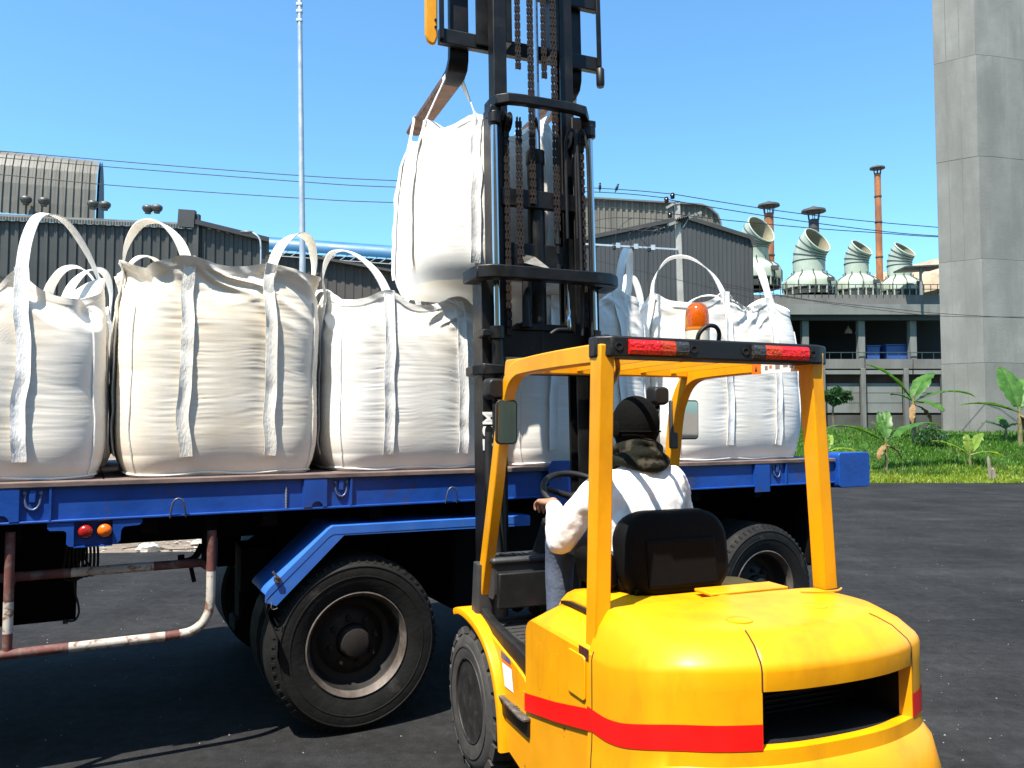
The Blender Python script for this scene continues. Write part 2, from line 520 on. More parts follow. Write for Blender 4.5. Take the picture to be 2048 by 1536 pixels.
for i in range(nb*2+1):
    t = i/(nb*2); q = a.lerp(b,t); zt_ = (1-t)*A.z+t*B.z; o_ = 0.06 if i%2 else 0
    P[0].append((q.x+nn.x*(0.25+o_),q.y+nn.y*(0.25+o_),zt_-1.15)); P[1].append((q.x+nn.x*(0.2+o_),q.y+nn.y*(0.2+o_),zt_-0.9)); P[2].append((q.x-nn.x*3,q.y-nn.y*3,zt_))
mb.grid(P); mb.build('roof', M('roof_olive',(0.085,0.09,0.078),0.55,var=.25,scale=.4), fac, fix=False)
mb = MB(); mb.bar((b.x,b.y-0.25,B.z-0.55),(b.x-1.0,b.y-0.35,B.z-0.50),0.4,1.1); mb.bar((b.x+.05,b.y-0.1,0),(b.x+.05,b.y-0.1,B.z-0.2),0.35,0.35)
mb.bar((b.x,b.y-.25,B.z-0.7),(c.x,c.y-.25,Cc.z-0.05),0.3,0.3); mb.build('end_trim', trim_dark, fac)
# ridge monitor: curved sheet with ribs
E0 = at(-160,314,49); E1 = at(201,323,52.5)
e0, e1 = lf(E0), lf(E1)
def mon(root, e0, e1, ztop, zbot, width, pitch, mlit, mend, name='ridge_monitor', curve=None):
    d = (e1-e0); L = d.length; d.normalize(); n_ = Vector((d.y,-d.x,0)); n = int(L/pitch)
    prof = curve or [(0.0,0.0),(-0.35,-0.25),(-0.62,-0.8),(-0.8,-1.6),(-0.9,-2.4),(-0.95,-3.0)]
    sc = (ztop-zbot)/3.0
    rows = []
    for (po, pz) in prof:
        r_ = []
        for i in range(n):
            for f, o in ((0,0),(0.5,0),(0.6,1),(0.9,1)):
                q = e0 + d*((i+f)/n*L) + n_*(-po*width + o*0.10*(1 if pz<-0.05 else 0.3))
                r_.append((q.x,q.y,ztop+pz*sc))
        rows.append(r_)
    mb = MB(); mb.grid(rows); m_ = mb.build(name, mlit, root, fix=False)
    # end face, its shade put in by the darker cladding
    pts = []
    for (po,pz) in prof: q = e1 + n_*(-po*width); pts.append((q.x,q.y,ztop+pz*sc))
    q = e1 - n_*(0.95*width); 
    for (po,pz) in reversed(prof): q = e1 + n_*(po*width); pts.append((q.x,q.y,ztop+pz*sc))
    mb = MB(); mb.add(pts,[tuple(range(len(pts)))])
    q2 = d*0.12; mb.add([(p_[0]+q2.x,p_[1]+q2.y,p_[2]) for p_ in pts],[tuple(range(len(pts)))])
    mb.build('end_panel', mend, root, fix=False)
mon(fac, e0, e1, E1.z, B.z-0.25, 1.6, 0.42, steel_lit, steel_dark)
def turbine(root, px, py, Y, r=0.55):
    p = lf(at(px,py+5,Y)); mb = MB()
    mb.lathe([(r*0.55,-r*1.1),(r*0.55,-r*0.75),(r*0.75,-r*0.7),(r*1.0,-r*0.3),(r*1.05,0.0),(r*0.95,r*0.3),(r*0.6,r*0.52),(0.01,r*0.58)], 20, p)
    mb.build('turbine_ventilator', M('ventilator_grey',(0.10,0.095,0.085),0.5,0.5,var=.3,scale=3), root, smooth=40)
for px,py in ((52,393),(88,396),(186,402),(210,404),(296,411),(314,410)): turbine(fac, px, py, 49.3 if px<250 else 49.8, 0.33)

# blue barrel roofed shed
P0 = at(505,487,62); P1 = at(800,508,62)
bl = empty('blue_roof_shed', (P0.x+4, 62, 0), 0, 'low shed with long rounded blue roof right of the light pole', 'building')
lb = local(bl); blue_sheet = M('blue_roof_sheet',(0.03,0.13,0.26),0.5,var=.12,scale=.6)
mb = MB(); rows=[]
for k in range(13):
    th = R(-20 + 130*k/12); rr = 0.85
    rows.append([(lb(P0.lerp(P1,t)).x, lb(P0.lerp(P1,t)).y - rr*math.cos(th)+0.5, P0.lerp(P1,t).z + rr*math.sin(th)-0.15) for t in np.linspace(-0.02,1.35,30)])
mb.grid(rows); mb.build('roof', blue_sheet, bl, smooth=60, fix=False)
mb = MB(); corrugated(mb,(lb(P0).x-0.3,0.4),(lb(P1).x+4,0.4),0,lambda t:(P0.z-0.5)*(1-t)+(P1.z-0.65)*t,0.6,0.06); mb.build('wall', M('shed_brown',(0.07,0.06,0.05),0.8,var=.3,scale=.4), bl, fix=False)
mb = MB()
for t in np.linspace(0,1,16):
    q = lb(P0.lerp(P1,t)); mb.bar((q.x,-0.25,q.z-0.85),(q.x+0.6,-0.25,q.z-0.45),0.05,0.05)
q0=lb(P0);q1=lb(P1); mb.bar((q0.x,-0.25,q0.z-.88),(q1.x,-0.25,q1.z-.88),0.06,0.06)
mb.build('truss', M('truss_pale',(0.35,0.36,0.36),0.6,var=.1), bl, fix=False)
# low dark shed in front of it
P0 = at(640,520,58); P1 = at(830,556,58)
lo = empty('low_shed', (P0.x, 58, 0), 0, 'low dark brown shed roof glimpsed between second and third bags', 'building')
ll = local(lo); q0=ll(P0); q1=ll(P1)
mb = MB(); corrugated(mb,q0,q1,0,lambda t:P0.z*(1-t)+P1.z*t,0.6,0.06); mb.build('wall', M('shed_dark_brown',(0.055,0.05,0.045),0.8,var=.3,scale=.5), lo, fix=False)  # dark brown wall sheet
mb = MB(); mb.bar((q0.x-.2,q0.y-.3,P0.z+.1),(q1.x+.2,q1.y-.3,P1.z+.1),0.7,0.18); mb.build('roof', trim_dark, lo)

# right gable building
apex = at(1372,436,55); Lw = at(1150,482,55); Rw0 = at(1494,474,55); Rw = at(1506,492,55)
gab = empty('gable_building', (apex.x,55,0), 0, 'dark grey ribbed gable-ended factory hall behind the power pole', 'building')
lg = local(gab)
def ztop(t):
    x = Lw.x + (Rw.x-Lw.x)*t
    if x < apex.x: return Lw.z + (apex.z-Lw.z)*(x-Lw.x)/(apex.x-Lw.x)
    if x < Rw0.x: return apex.z + (Rw0.z-apex.z)*(x-apex.x)/(Rw0.x-apex.x)
    k = (x-Rw0.x)/(Rw.x-Rw0.x); return Rw0.z - (Rw0.z-Rw.z)*(1-math.sqrt(max(0,1-k*k)))
mb = MB(); corrugated(mb, lg(Lw), lg(Rw), 0, ztop, 0.3, 0.035); mb.build('wall', steel_grey, gab, fix=False)
mb = MB(); mb.add([lg((Rw.x,55,0)),lg((Rw.x,55,Rw.z)),lg((Rw.x,85,Rw.z)),lg((Rw.x,85,0))],[(0,1,2,3)]); mb.build('side_wall', steel_grey, gab, fix=False)
rp = [Lw,apex,Rw0] + [Vector((Rw.x-(Rw.x-Rw0.x)*(1-math.sin(a_)),55,Rw.z+(Rw0.z-Rw.z)*math.cos(a_))) for a_ in (0.5,1.0,1.57)]
mb = MB(); mb.grid([[lg((p_.x,54.75,p_.z+.12)) for p_ in rp],[lg((p_.x,84,p_.z+.12)) for p_ in rp]]); mb.build('roof', M('roof_grey',(0.14,0.14,0.14),.6,var=.15,scale=.5), gab, fix=False)
mb = MB(); mb.sweep([lg((p_.x,54.8,p_.z)) for p_ in rp], rect(0.12,0.28), (0,0,1)); mb.build('barge_board', trim_dark, gab)
# monitor behind gable
E0 = at(1120,396,60); E1 = at(1430,414,60)
e0 = lg(E0); e1 = lg(E1)
mb = MB(); corrugated(mb, e0, (e1.x+0.3,e1.y), E1.z-3, lambda t: (E0.z*(1-t)+E1.z*t) - (0 if t<0.93 else 2.2*((t-0.93)/0.07)**2.5*0.55), 0.42, 0.10); mb.build('ridge_monitor', steel_lit, gab, fix=False)
mb = MB(); mb.sweep([e0+Vector((0,-.1,.08)), e0.lerp(e1,0.9)+Vector((0,-.1,.06)), e0.lerp(e1,0.955)+Vector((0,-.1,-.12)), e1+Vector((.12,-.1,-.65)), e1+Vector((.35,-.1,-1.3)), e1+Vector((.36,-.1,-2.2))], rect(.5,.12), (0,0,1)); mb.build('monitor_cap', M('cap_grey',(0.12,0.12,0.12),.5,var=.2), gab)

# ---------------------------------------------------------------- concrete factory block with cooling towers
conc = M('concrete_weathered', (0.13,0.13,0.125), 0.9, var=0.25, scale=0.35, bump=0.2, bscale=6, col2=(0.17,0.17,0.16), thr=0.57, scale2=0.5, stretch2=(2,2,0.35))
conc_pale = M('concrete_panel', (0.165,0.175,0.17), 0.9, var=0.15, scale=0.5, col2=(0.11,0.117,0.11), thr=0.6, scale2=0.8, stretch2=(1,1,0.4))
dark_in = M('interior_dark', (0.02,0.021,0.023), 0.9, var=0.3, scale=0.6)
D = 60.0
def bp(px, py): return at(px, py, D)
xl, xr = bp(1440,700).x, bp(1985,700).x
zg = 0.4
blk = empty('concrete_factory', ((xl+xr)/2, D, 0), 0, 'two-storey open concrete factory block carrying the cooling towers', 'building')
lk = local(blk); X0, X1 = xl-blk.location.x, xr-blk.location.x
def zz(py): return bp(1700,py).z
def bx(px): return bp(px,700).x - blk.location.x
mb = MB(); mb.box(X0,X1,-0.6,14,zz(612),zz(592)); mb.build('roof_slab', conc, blk)
mb = MB(); mb.box(X0,X1,-0.9,-0.62,zz(632),zz(612)+.003); mb.build('fascia', conc_pale, blk)
mb = MB(); mb.box(X0,X1,-0.5,0.0,zz(642),zz(632)-.01); mb.build('beam', trim_dark, blk)
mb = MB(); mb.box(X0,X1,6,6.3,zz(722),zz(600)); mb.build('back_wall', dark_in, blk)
mb = MB(); mb.box(X0,X1,-0.25,14,zz(738),zz(720)); mb.build('floor_slab', conc, blk)
for i in range(6):   # parapet panels between posts
    x0 = bx(1440+95*i); x1 = bx(1440+95*(i+1))
    mb = MB(); mb.box(x0+0.06,x1-0.06,-0.42,-0.28,zz(738),zz(719)); mb.build('parapet_panel', conc, blk)
    mb = MB(); mb.box(x0+0.06,x1-0.06,-0.40,-0.3,zz(749),zz(741)); mb.build('rail_board', conc_pale, blk)
for px in (1722,1825,1852,1500,1610):
    mb = MB(); x=bx(px); mb.box(x-0.25,x+0.25,-0.2 if px!=1852 else 2.0,0.3 if px!=1852 else 2.5,zz(720),zz(632)); mb.build('column', conc_pale, blk, bevel=0.03)
for px in (1720,1805,1880,1640,1560):
    mb = MB(); x=bx(px); mb.box(x-0.16,x+0.16,-0.55,-0.2,zg,zz(738)); mb.build('column', conc, blk, bevel=0.03)
for i,(a_,b_) in enumerate(((1563,1637),(1643,1717),(1723,1802),(1808,1878))):
    n=3
    for k in range(n):
        z0=zz(826)+(zz(766)-zz(826))*k/n; z1=zz(826)+(zz(766)-zz(826))*(k+1)/n
        mb = MB(); mb.box(bx(a_),bx(b_),0.0,0.15,z0+.02,z1-.02); mb.build('wall_panel', conc_pale, blk)
mb = MB(); mb.box(X0,X1,0.4,0.6,zg,zz(738)); mb.build('inner_wall', M('brick_dark',(0.09,0.05,0.045),.9,var=.4,scale=.6), blk)  # dark brick-coloured wall
mb = MB(); mb.box(X0,X1,-0.05,0.2,zg,zz(830)); mb.build('base_shade_strip', M('base_shade_dark',(0.06,0.06,0.055),.9,var=.4,scale=.7), blk)  # dark strip drawn for the shade along the foot of the block
mb = MB()
for i in range(40):
    x = X0+0.3+(X1-X0-.6)*i/39; mb.bar((x,-0.7,zz(592)),(x,-0.7,zz(592)+0.75),0.04,0.04)
for h in (0.4,0.75): mb.bar((X0,-0.7,zz(592)+h),(X1,-0.7,zz(592)+h),0.045,0.045)
mb.build('roof_railing', trim_dark, blk)
mb = MB()
for i in range(24):
    x = X0+0.3+(X1-X0-.6)*i/23; mb.bar((x,-0.35,zz(719)),(x,-0.35,zz(719)+0.5),0.035,0.035)
mb.bar((X0,-0.35,zz(719)+.5),(X1,-0.35,zz(719)+.5),0.05,0.05); mb.build('floor_railing', M('railing_teal',(0.03,0.06,0.06),.6,var=.2), blk)
def small_box(name, px0, px1, py0, py1, y0, y1, mat, label, cat, extra=None):
    r_ = empty(name, (bp((px0+px1)/2,700).x, D+(y0+y1)/2, zz(720)), 0, label, cat)
    w = (bx(px1)-bx(px0)); h = zz(py0)-zz(720); d=(y1-y0)
    m_ = MB(); m_.box(-w/2,w/2,-d/2,d/2,0.06,h); m_.build('body', mat, r_, bevel=0.05)
    m_ = MB(); m_.box(-w/2-.05,w/2+.05,-d/2-.05,d/2+.05,h-.002,h+0.1); m_.build('rim', mat, r_, bevel=0.02)
bluebin = M('bin_blue',(0.02,0.07,0.25),.5,var=.2,scale=1)
small_box('storage_bin',1738,1765,692,720,0.4,1.6,bluebin,'smaller blue bin on the open upper floor left of the wide one','bin')
small_box('storage_bin',1778,1820,690,720,0.4,1.6,bluebin,'wide blue bin on the open upper floor beside the concrete column','bin')
for i,(px,py) in enumerate(((1730,652),(1752,654))):
    r_ = empty('hanging_lamp', tuple(bp(px,py)+Vector((0,3,0))), 0, ('left','right')[i]+' pale lamp shade hanging in the dark upper floor', 'lamp')
    m_ = MB(); m_.lathe([(0.05,0.35),(0.08,0.2),(0.26,0.0),(0.30,-0.22)],16); m_.build('lamp_shade', M('lamp_pale',(0.55,0.53,0.45),.5,var=.2), r_, smooth=40)
    m_ = MB(); m_.tube([(0,0,0.3),(0,0,0.9)],0.02,6); m_.build('rod', trim_dark, r_)

# cooling towers
tow_m = M('tower_pale_green', (0.36,0.43,0.36), 0.55, var=0.12, scale=0.8, col2=(0.30,0.33,0.24), thr=0.58, soft=0.15, scale2=0.9, stretch2=(2,2,0.5))
tow_in = M('tower_inside', (0.30,0.27,0.18), 0.8, var=0.25, scale=1.0)
band_m = M('tower_band', (0.05,0.06,0.055), 0.6, var=0.2)
def cooling_tower(px, pbase, Y, wbase, wst, ystack, ycyl, tilt, turn, label, flare=1.05):
    """wbase/wst: half widths in photograph pixels; ystack: where the stack starts, ycyl: where the bend starts"""
    k = Y/FPX; base = at(px, pbase, Y)
    t = empty('cooling_tower', tuple(base), 0, label, 'cooling tower', 'cooling towers on the factory roof')
    rb = wbase*k; rs_ = wst*k; hs = (pbase-ystack)*k; hc = (pbase-ycyl)*k
    m_ = MB(); m_.lathe([(rb*0.97,0.0),(rb*0.97,0.28*hs)], 32); m_.lathe([(rb*.8,0),(rb*.8,.34*hs)],24); m_.build('basin', M('basin_dark',(0.03,0.035,0.035),.8,var=.3,scale=2), t, smooth=40)
    m_ = MB()
    for i in range(18):
        a_ = 2*math.pi*(i+.5)/18; m_.bar((rb*math.cos(a_),rb*math.sin(a_),0.0),(rb*math.cos(a_),rb*math.sin(a_),0.34*hs),0.09,0.09)
    m_.build('leg_ring', tow_m, t)
    m_ = MB(); m_.lathe([(rb*0.99,0.30*hs),(rb*1.03,0.33*hs),(rb*1.03,0.58*hs),(rb*0.99,0.70*hs),(rb*0.88,0.82*hs),(rb*0.74,0.92*hs),(rs_*1.05,1.0*hs),(rs_*1.02,1.06*hs)], 40, cap=False); m_.build('casing', tow_m, t, smooth=35)
    m_ = MB()
    for i in range(10):
        a_ = 2*math.pi*(i+.3)/10; c_, s_ = math.cos(a_), math.sin(a_)
        m_.tube([(rb*1.05*c_,rb*1.05*s_,0.2*hs),(rb*1.05*c_,rb*1.05*s_,0.58*hs),(rb*0.9*c_,rb*0.9*s_,0.84*hs),(rs_*1.08*c_,rs_*1.08*s_,1.02*hs),(rs_*1.08*c_,rs_*1.08*s_,1.14*hs)],0.045,6)
    m_.build('rib', band_m, t)
    # stack bending towards "turn" (plan angle) by "tilt"
    n = 36; rings = []; zc = hs*1.0
    dirv = Vector((math.cos(turn), math.sin(turn), 0))
    path = [(0.0,0.0,hs),(0.0,0.0,hc)]
    frames = [(Vector((0,0,hs)),0.0,rs_),(Vector((0,0,hc)),0.0,rs_)]
    seg = 4; step = rs_*0.42; pos = Vector((0,0,hc))
    for i in range(1,seg+1):
        ang = tilt*i/seg; pos = pos + (Vector((0,0,1))*math.cos(ang-tilt/seg/2)+dirv*math.sin(ang-tilt/seg/2))*step*(0.9)
        frames.append((pos.copy(), ang, rs_*(1+(flare-1)*i/seg)))
    side = Vector((-dirv.y, dirv.x, 0))
    def ring(c_, ang, r_):
        u = dirv*math.cos(ang) - Vector((0,0,1))*math.sin(ang)
        return [tuple(c_ + u*(r_*math.cos(2*math.pi*i/n)) + side*(r_*math.sin(2*math.pi*i/n))) for i in range(n)]
    m_ = MB(); m_.grid([ring(*f_) for f_ in frames], cv=True); m_.build('stack', tow_m, t, smooth=35)
    m_ = MB(); m_.grid([ring(c_,a_,r_*0.95) for c_,a_,r_ in frames], cv=True)
    m_.build('stack_lining', tow_in, t, smooth=35)
    m_ = MB(); c_,a_,r_ = frames[-1]; m_.tube(ring(c_,a_,r_*0.99), 0.06, 6, closed=True); m_.build('rim', tow_m, t, smooth=50)
    for j,(c_,a_,r_) in enumerate(frames[:-1]):
        m_ = MB(); m_.tube(ring(c_,a_,r_*1.01), 0.035, 6, closed=True); m_.build('band', band_m, t, smooth=50)
    m_ = MB(); m_.box(rb*0.35,rb*0.62,-rb*1.06,-rb*0.95,0.52*hs,0.68*hs); m_.build('name_plate', band_m, t)
    return t
TURN = R(-58)
cooling_tower(1508,578,64,52,29,548-25,497,R(60),TURN,'leftmost and highest cooling tower, half hidden behind the grey gable',1.12)
cooling_tower(1619,592,62,49,31,549,522,R(56),TURN,'large pale green cooling tower with tan lined mouth, below the dark chimney',1.0)
cooling_tower(1714,596,63,42,23,552,527,R(46),TURN,'middle-sized cooling tower just left of the tall rusty chimney',1.0)
cooling_tower(1800,596,63,40,23,556,531,R(44),TURN,'rightmost cooling tower beside the small flat canopy',1.0)

rust = M('chimney_rust', (0.40,0.15,0.05), 0.8, var=0.3, scale=1.2, col2=(0.24,0.09,0.04), thr=0.52, scale2=1.5, stretch2=(1,1,0.3))
chim_dark = M('chimney_dark', (0.05,0.05,0.052), 0.7, var=0.25, scale=1.2)
def chimney(px, ptop, pbot, Y, w, mat, label, hat=True, bands=()):
    k = Y/FPX; b_ = at(px,pbot,Y); h = (pbot-ptop)*k; r_ = w*k
    t = empty('chimney', tuple(b_), 0, label, 'chimney', 'metal chimneys')
    m_ = MB(); m_.lathe([(r_,0),(r_*0.97,h*0.5),(r_*0.95,h)], 20); m_.build('flue', mat, t, smooth=40)
    m_ = MB()
    for f_ in bands: m_.lathe([(r_*1.12,h*f_-.05),(r_*1.12,h*f_+.05)],20)
    if bands: m_.build('flange', chim_dark, t, smooth=40)
    if hat:
        m_ = MB(); m_.lathe([(r_*2.3,h+r_*1.5),(r_*2.2,h+r_*1.9),(r_*1.0,h+r_*2.3),(0.02,h+r_*2.7)],20); m_.lathe([(r_*2.3,h+r_*1.5),(0.02,h+r_*1.8)],20,cap=False); m_.build('rain_cap', chim_dark, t, smooth=30)
        m_ = MB()
        for i in range(6):
            a_ = math.pi/3*i; m_.bar((r_*.95*math.cos(a_),r_*.95*math.sin(a_),h-.1),(r_*1.2*math.cos(a_),r_*1.2*math.sin(a_),h+r_*1.6),.06,.06)
        m_.build('cap_strut', chim_dark, t)
    return t
chimney(1540,424,580,68,9.5,rust,'orange rusty chimney with flat cap beside the leftmost cooling tower',bands=(0.1,0.45))
chimney(1630,437,580,69,10.5,chim_dark,'black capped chimney rising behind the large cooling tower',bands=(0.3,))
chimney(1760,342,580,66,6.5,rust,'tallest slim rusty chimney between two cooling towers',bands=(0.28,0.58,0.8))
# vaulted roof at the right
V0 = at(1690,560,78); V1 = at(1900,505,72)
va = empty('vaulted_hall', (V1.x,72,0), 0, 'tan vaulted factory roof behind the rightmost cooling tower', 'building')
mb = MB(); rows=[]
lv = local(va)
for k in range(15):
    th = R(180*k/14); rows.append([tuple(lv(Vector((V0.x+(V1.x-V0.x)*t - 0.0, 78-6*t + 7 - 7*math.cos(th)*1.0 - 3, (V0.z*(1-t)+V1.z*t)-3.2+3.2*math.sin(th))))) for t in np.linspace(0,1.5,24)])
mb.grid(rows); mb.build('roof', M('roof_tan',(0.36,0.27,0.18),.8,var=.2,scale=.5,col2=(.22,.17,.12),thr=.55,scale2=.7), va, smooth=60, fix=False)
mb = MB(); q0=lv(V0); q1=lv(V1); corrugated(mb,(q0.x,q0.y-2.9),(q1.x*1+6,q1.y-3.4),8,lambda t: V0.z*(1-t)+V1.z*t-3.1,0.5,.06); mb.build('wall', M('hall_wall',(0.25,0.24,0.21),.8,var=.2), va, fix=False)
# canopy on the roof
ca_ = empty('roof_canopy', tuple(at(1850,590,58.5)), 0, 'small flat dark canopy on posts beside the rightmost cooling tower', 'canopy')
k = 58.5/FPX
mb = MB(); mb.add([(-62*k*.72,-.5,2.05),(40*k,-.5,2.2),(46*k,2.5,2.35),(-30*k,2.5,2.2),(-62*k*.72,-.5,1.93),(40*k,-.5,2.08),(46*k,2.5,2.23),(-30*k,2.5,2.08)],[(0,1,2,3),(7,6,5,4),(0,4,5,1),(1,5,6,2),(2,6,7,3),(3,7,4,0)]); mb.build('roof', trim_dark, ca_)
for x_ in (-8*k,38*k):
    mb = MB(); mb.bar((x_,0,0),(x_,0,2.1),.14,.14); mb.bar((x_,0,1.5),(x_+.5,0,2.08),.08,.08); mb.build('post', M('post_grey',(.2,.21,.21),.6,var=.2), ca_)

# ---------------------------------------------------------------- concrete tower at right
tow = M('formwork_concrete', (0.185,0.183,0.165), 0.92, var=0.20, scale=0.5, bump=0.3, bscale=10, col2=(0.145,0.144,0.13), thr=0.56, soft=0.12, scale2=0.5, stretch2=(2.4,2.4,0.5))
tow2 = M('formwork_concrete_pale', (0.20,0.198,0.18), 0.92, var=0.20, scale=0.6, bump=0.3, bscale=10, col2=(0.16,0.158,0.144), thr=0.56, soft=0.12, scale2=0.6, stretch2=(2.4,2.4,0.45))
P0 = at(1886,850,36); P1 = at(1972,850,35.0); P2 = at(2002,850,35.1); P3 = at(2260,850,37)
ct = empty('concrete_tower', (P1.x,P1.y,1.0), 0, 'huge board-marked grey concrete tower filling the right edge', 'tower')
lt = local(ct)
plan = [(lt(p_).x,lt(p_).y) for p_ in (P0,P1,P2,P3)] + [(lt(P3).x+3,9),(P0.x*45/36+0.6-P1.x,9)]
cx = sum(p_[0] for p_ in plan)/6; cy = sum(p_[1] for p_ in plan)/6
mb = MB(); mb.prism([((p_[0]-cx)*.985+cx,(p_[1]-cy)*.985+cy) for p_ in plan],'z',-1.5,40); mb.build('core', tow, ct)
z = -1.2; i = 0
while z < 27:
    h = 4.6
    s_ = 1.0 + (0.0015 if i%2 else 0.0)
    pl_ = [((p_[0]-cx)*s_+cx,(p_[1]-cy)*s_+cy) for p_ in plan]
    mb = MB(); mb.prism(pl_,'z',z+0.005,z+h-0.005); mb.build('concrete_lift', (tow,tow2,tow)[i%3], ct, bevel=0.008)
    z += h; i += 1
# vertical board joints as thin fins of grout
mb = MB()
a0 = Vector((*plan[0],0)); a1 = Vector((*plan[1],0)); a3 = Vector((*plan[3],0)); a2 = Vector((*plan[2],0))
for f_ in (0.3,0.62): q = a0.lerp(a1,f_); mb.bar((q.x,q.y+0.002,-1.2),(q.x,q.y+0.002,27),0.02,0.02)
for f_ in (0.12,0.24,0.4): q = a2.lerp(a3,f_); mb.bar((q.x,q.y+0.002,-1.2),(q.x,q.y+0.002,27),0.02,0.02)
mb.build('grout_fin', tow, ct)

# ---------------------------------------------------------------- light pole
p = at(604,600,30); 
lp = empty('light_pole', (p.x,30,-0.03), 0, 'tall slim pale grey light pole rising behind the second bag', 'light pole')
galv = M('galvanised', (0.46,0.48,0.50), 0.45, 0.5, var=0.12, scale=2)
top = at(599,-40,30)
mb = MB(); mb.tube([(0,0,0),(0.0,0,8),(top.x-p.x,0,top.z)],[0.13,0.115,0.085],14); mb.build('shaft', galv, lp, smooth=50)
for py in (22,40,8):
    q = at(599,py,30); mb = MB(); mb.box(q.x-p.x-.11,q.x-p.x+.11,-.1,.1,q.z-.05,q.z+.05); mb.build('clamp', galv, lp, bevel=.01)
mb = MB(); mb.lathe([(0.3,0),(0.3,0.04),(0.16,0.06),(0.14,0.4)],16); mb.build('base_plate', galv, lp, smooth=30)
# curved street lamp near factory
p = at(521,545,44)
sl = empty('street_lamp', (p.x,44,-0.03), 0, 'small street lamp with curved arm in front of the dark factory wall', 'street lamp')
q = at(493,464,44)
mb = MB(); mb.tube(catmull([(0,0,0),(0,0,9),(0,0,q.z-0.9),(-.12,0,q.z-.3),(-.45,0,q.z-.02),(q.x-p.x+.2,0,q.z+.05)],30),0.05,8); mb.build('arm', galv, sl, smooth=60)
mb = MB(); mb.ell((q.x-p.x,0,q.z+.02),(.38,.16,.1)); mb.build('lamp_head', M('lamp_head_grey',(.12,.13,.14),.4,.3,var=.1), sl, smooth=60)

# ---------------------------------------------------------------- power pole and wires
YP = 42.0
pb = at(1364,600,YP); pt = at(1354,403,YP)
pp = empty('power_pole', (pb.x,YP,-0.03), 0, 'square concrete power pole with angled crossarms before the grey gable', 'power pole')
pconc = M('pole_concrete',(0.32,0.31,0.28),.9,var=.2,scale=2)
def P_(px,py,dy=0.0):
    q = at(px,py,YP+dy); return (q.x-pb.x, dy, q.z+0.03)
mb = MB(); t_ = P_(1354,403); mb.sweep([(0.12,0,0),t_], rect(.32,.28),(0,1,0),scale=[1.15,.85]); mb.build('shaft', pconc, pp, bevel=.02)
mb = MB(); mb.bar(P_(1332,416,-.3),P_(1352,405,-.2),.1,.12); mb.build('crossarm', pconc, pp)
mb = MB(); mb.bar(P_(1337,450,-.5),P_(1402,425,.4),.12,.14); mb.build('crossarm', pconc, pp)
mb = MB(); mb.bar(P_(1350,452,-.2),P_(1346,446,-.3),.05,.05); mb.bar(P_(1366,455,-.2),P_(1377,438,-.2),.05,.05); mb.bar(P_(1356,448,-.2),P_(1346,448,-.2),.05,.05); mb.build('brace', pconc, pp)
ins = M('insulator_dark',(0.015,0.014,0.014),.25,var=.2,spec=.6)
for px,py in ((1333,400),(1345,392),(1340,430)):
    mb = MB(); mb.lathe([(.03,-.16),(.1,-.14),(.13,-.05),(.07,0),(.14,.02),(.1,.1),(.11,.14),(.05,.17)],12,P_(px,py,-.3)); mb.build('insulator', ins, pp, smooth=40)
for pts in (((1311,463),(1325,459),(1340,450)),((1356,440),(1364,438),(1372,436))):
    for (px,py) in pts:
        for j in range(3):
            c_ = P_(px+(j-1)*3.5,py-(j-1)*1.5,-.3); mb = MB(); mb.lathe([(.03,-.05),(.12,-.02),(.12,.02),(.03,.05)],10,c_,(1,0,.35)); mb.build('insulator_disc', ins, pp, smooth=40)
mb = MB(); mb.bar(P_(1150,487,-.2),P_(1356,499,-.2),.09,.09); mb.build('switch_beam', galv, pp)
for px,py in ((1236,491),(1272,493),(1306,495)):
    mb = MB(); c_ = P_(px,py,-.35); mb.box(c_[0]-.11,c_[0]+.11,c_[1]-.06,c_[1]+.06,c_[2]-.13,c_[2]+.13); mb.build('fuse_plate', galv, pp)
    mb = MB(); c_ = P_(px-8,py+5,-.35); mb.lathe([(.06,-.1),(.12,-.05),(.12,.08),(.05,.12)],10,c_); mb.build('fuse_holder', ins, pp, smooth=40)
wire_m = M('wire_black',(0.012,0.012,0.012),.6,var=.1)
def wire(pts, label, r=0.024, n=60, name='power_line', group='overhead power lines', dy=0.0):
    P=[at(px,py,Y) for px,py,Y in pts]
    m_ = MB(); m_.tube(catmull(P,n), r, 5); o_ = m_.build(name, wire_m, None, smooth=80, fix=False)
    return tag(o_, label, 'power line', group)
wire([(-160,290,44),(0,302,43.6),(300,328,43),(598,351,42.6),(785,361,42.3),(1187,376,41.9),(1345,388,41.7)],'top overhead wire left of the pole, two birds on it')
wire([(-160,302,44),(0,315,43.6),(208,333,43.2),(595,363,42.6),(785,374,42.3),(1187,384,41.9),(1333,396,41.7)],'second overhead wire left of the pole, just below the top one')
wire([(-160,338,44),(0,349,43.6),(230,371,43.2),(595,396,42.6),(785,405,42.3),(1190,414,41.9),(1340,427,41.7)],'lowest of three overhead wires crossing before the left factory')
wire([(1345,388,41.7),(1532,418,42.5),(1700,439,43.5),(1880,455,44.5),(2060,468,46)],'top overhead wire right of the pole, crossing all three chimneys')
wire([(1333,396,41.7),(1352,402,41.8),(1567,437,42.5),(1760,462,43.5),(1880,472,44.5),(2060,480,46)],'middle overhead wire right of the pole, passing the cooling tower mouths')
wire([(1340,427,41.7),(1440,439,42),(1620,456,42.8),(1760,466,43.5),(1880,474,44.5),(2060,478,46)],'lowest overhead wire right of the pole above the cooling towers')
wire([(1160,512,41),(1250,535,41),(1420,575,41),(1520,600,41)],'thin sagging cable crossing the grey gable behind the bag loops',.015)
wire([(1420,562,33.5),(1600,597,33.5),(1760,615,33.5),(1880,627,33.4),(2048,636,33.4),(2200,640,33.4)],'low sagging cable in front of the concrete tower',.013)
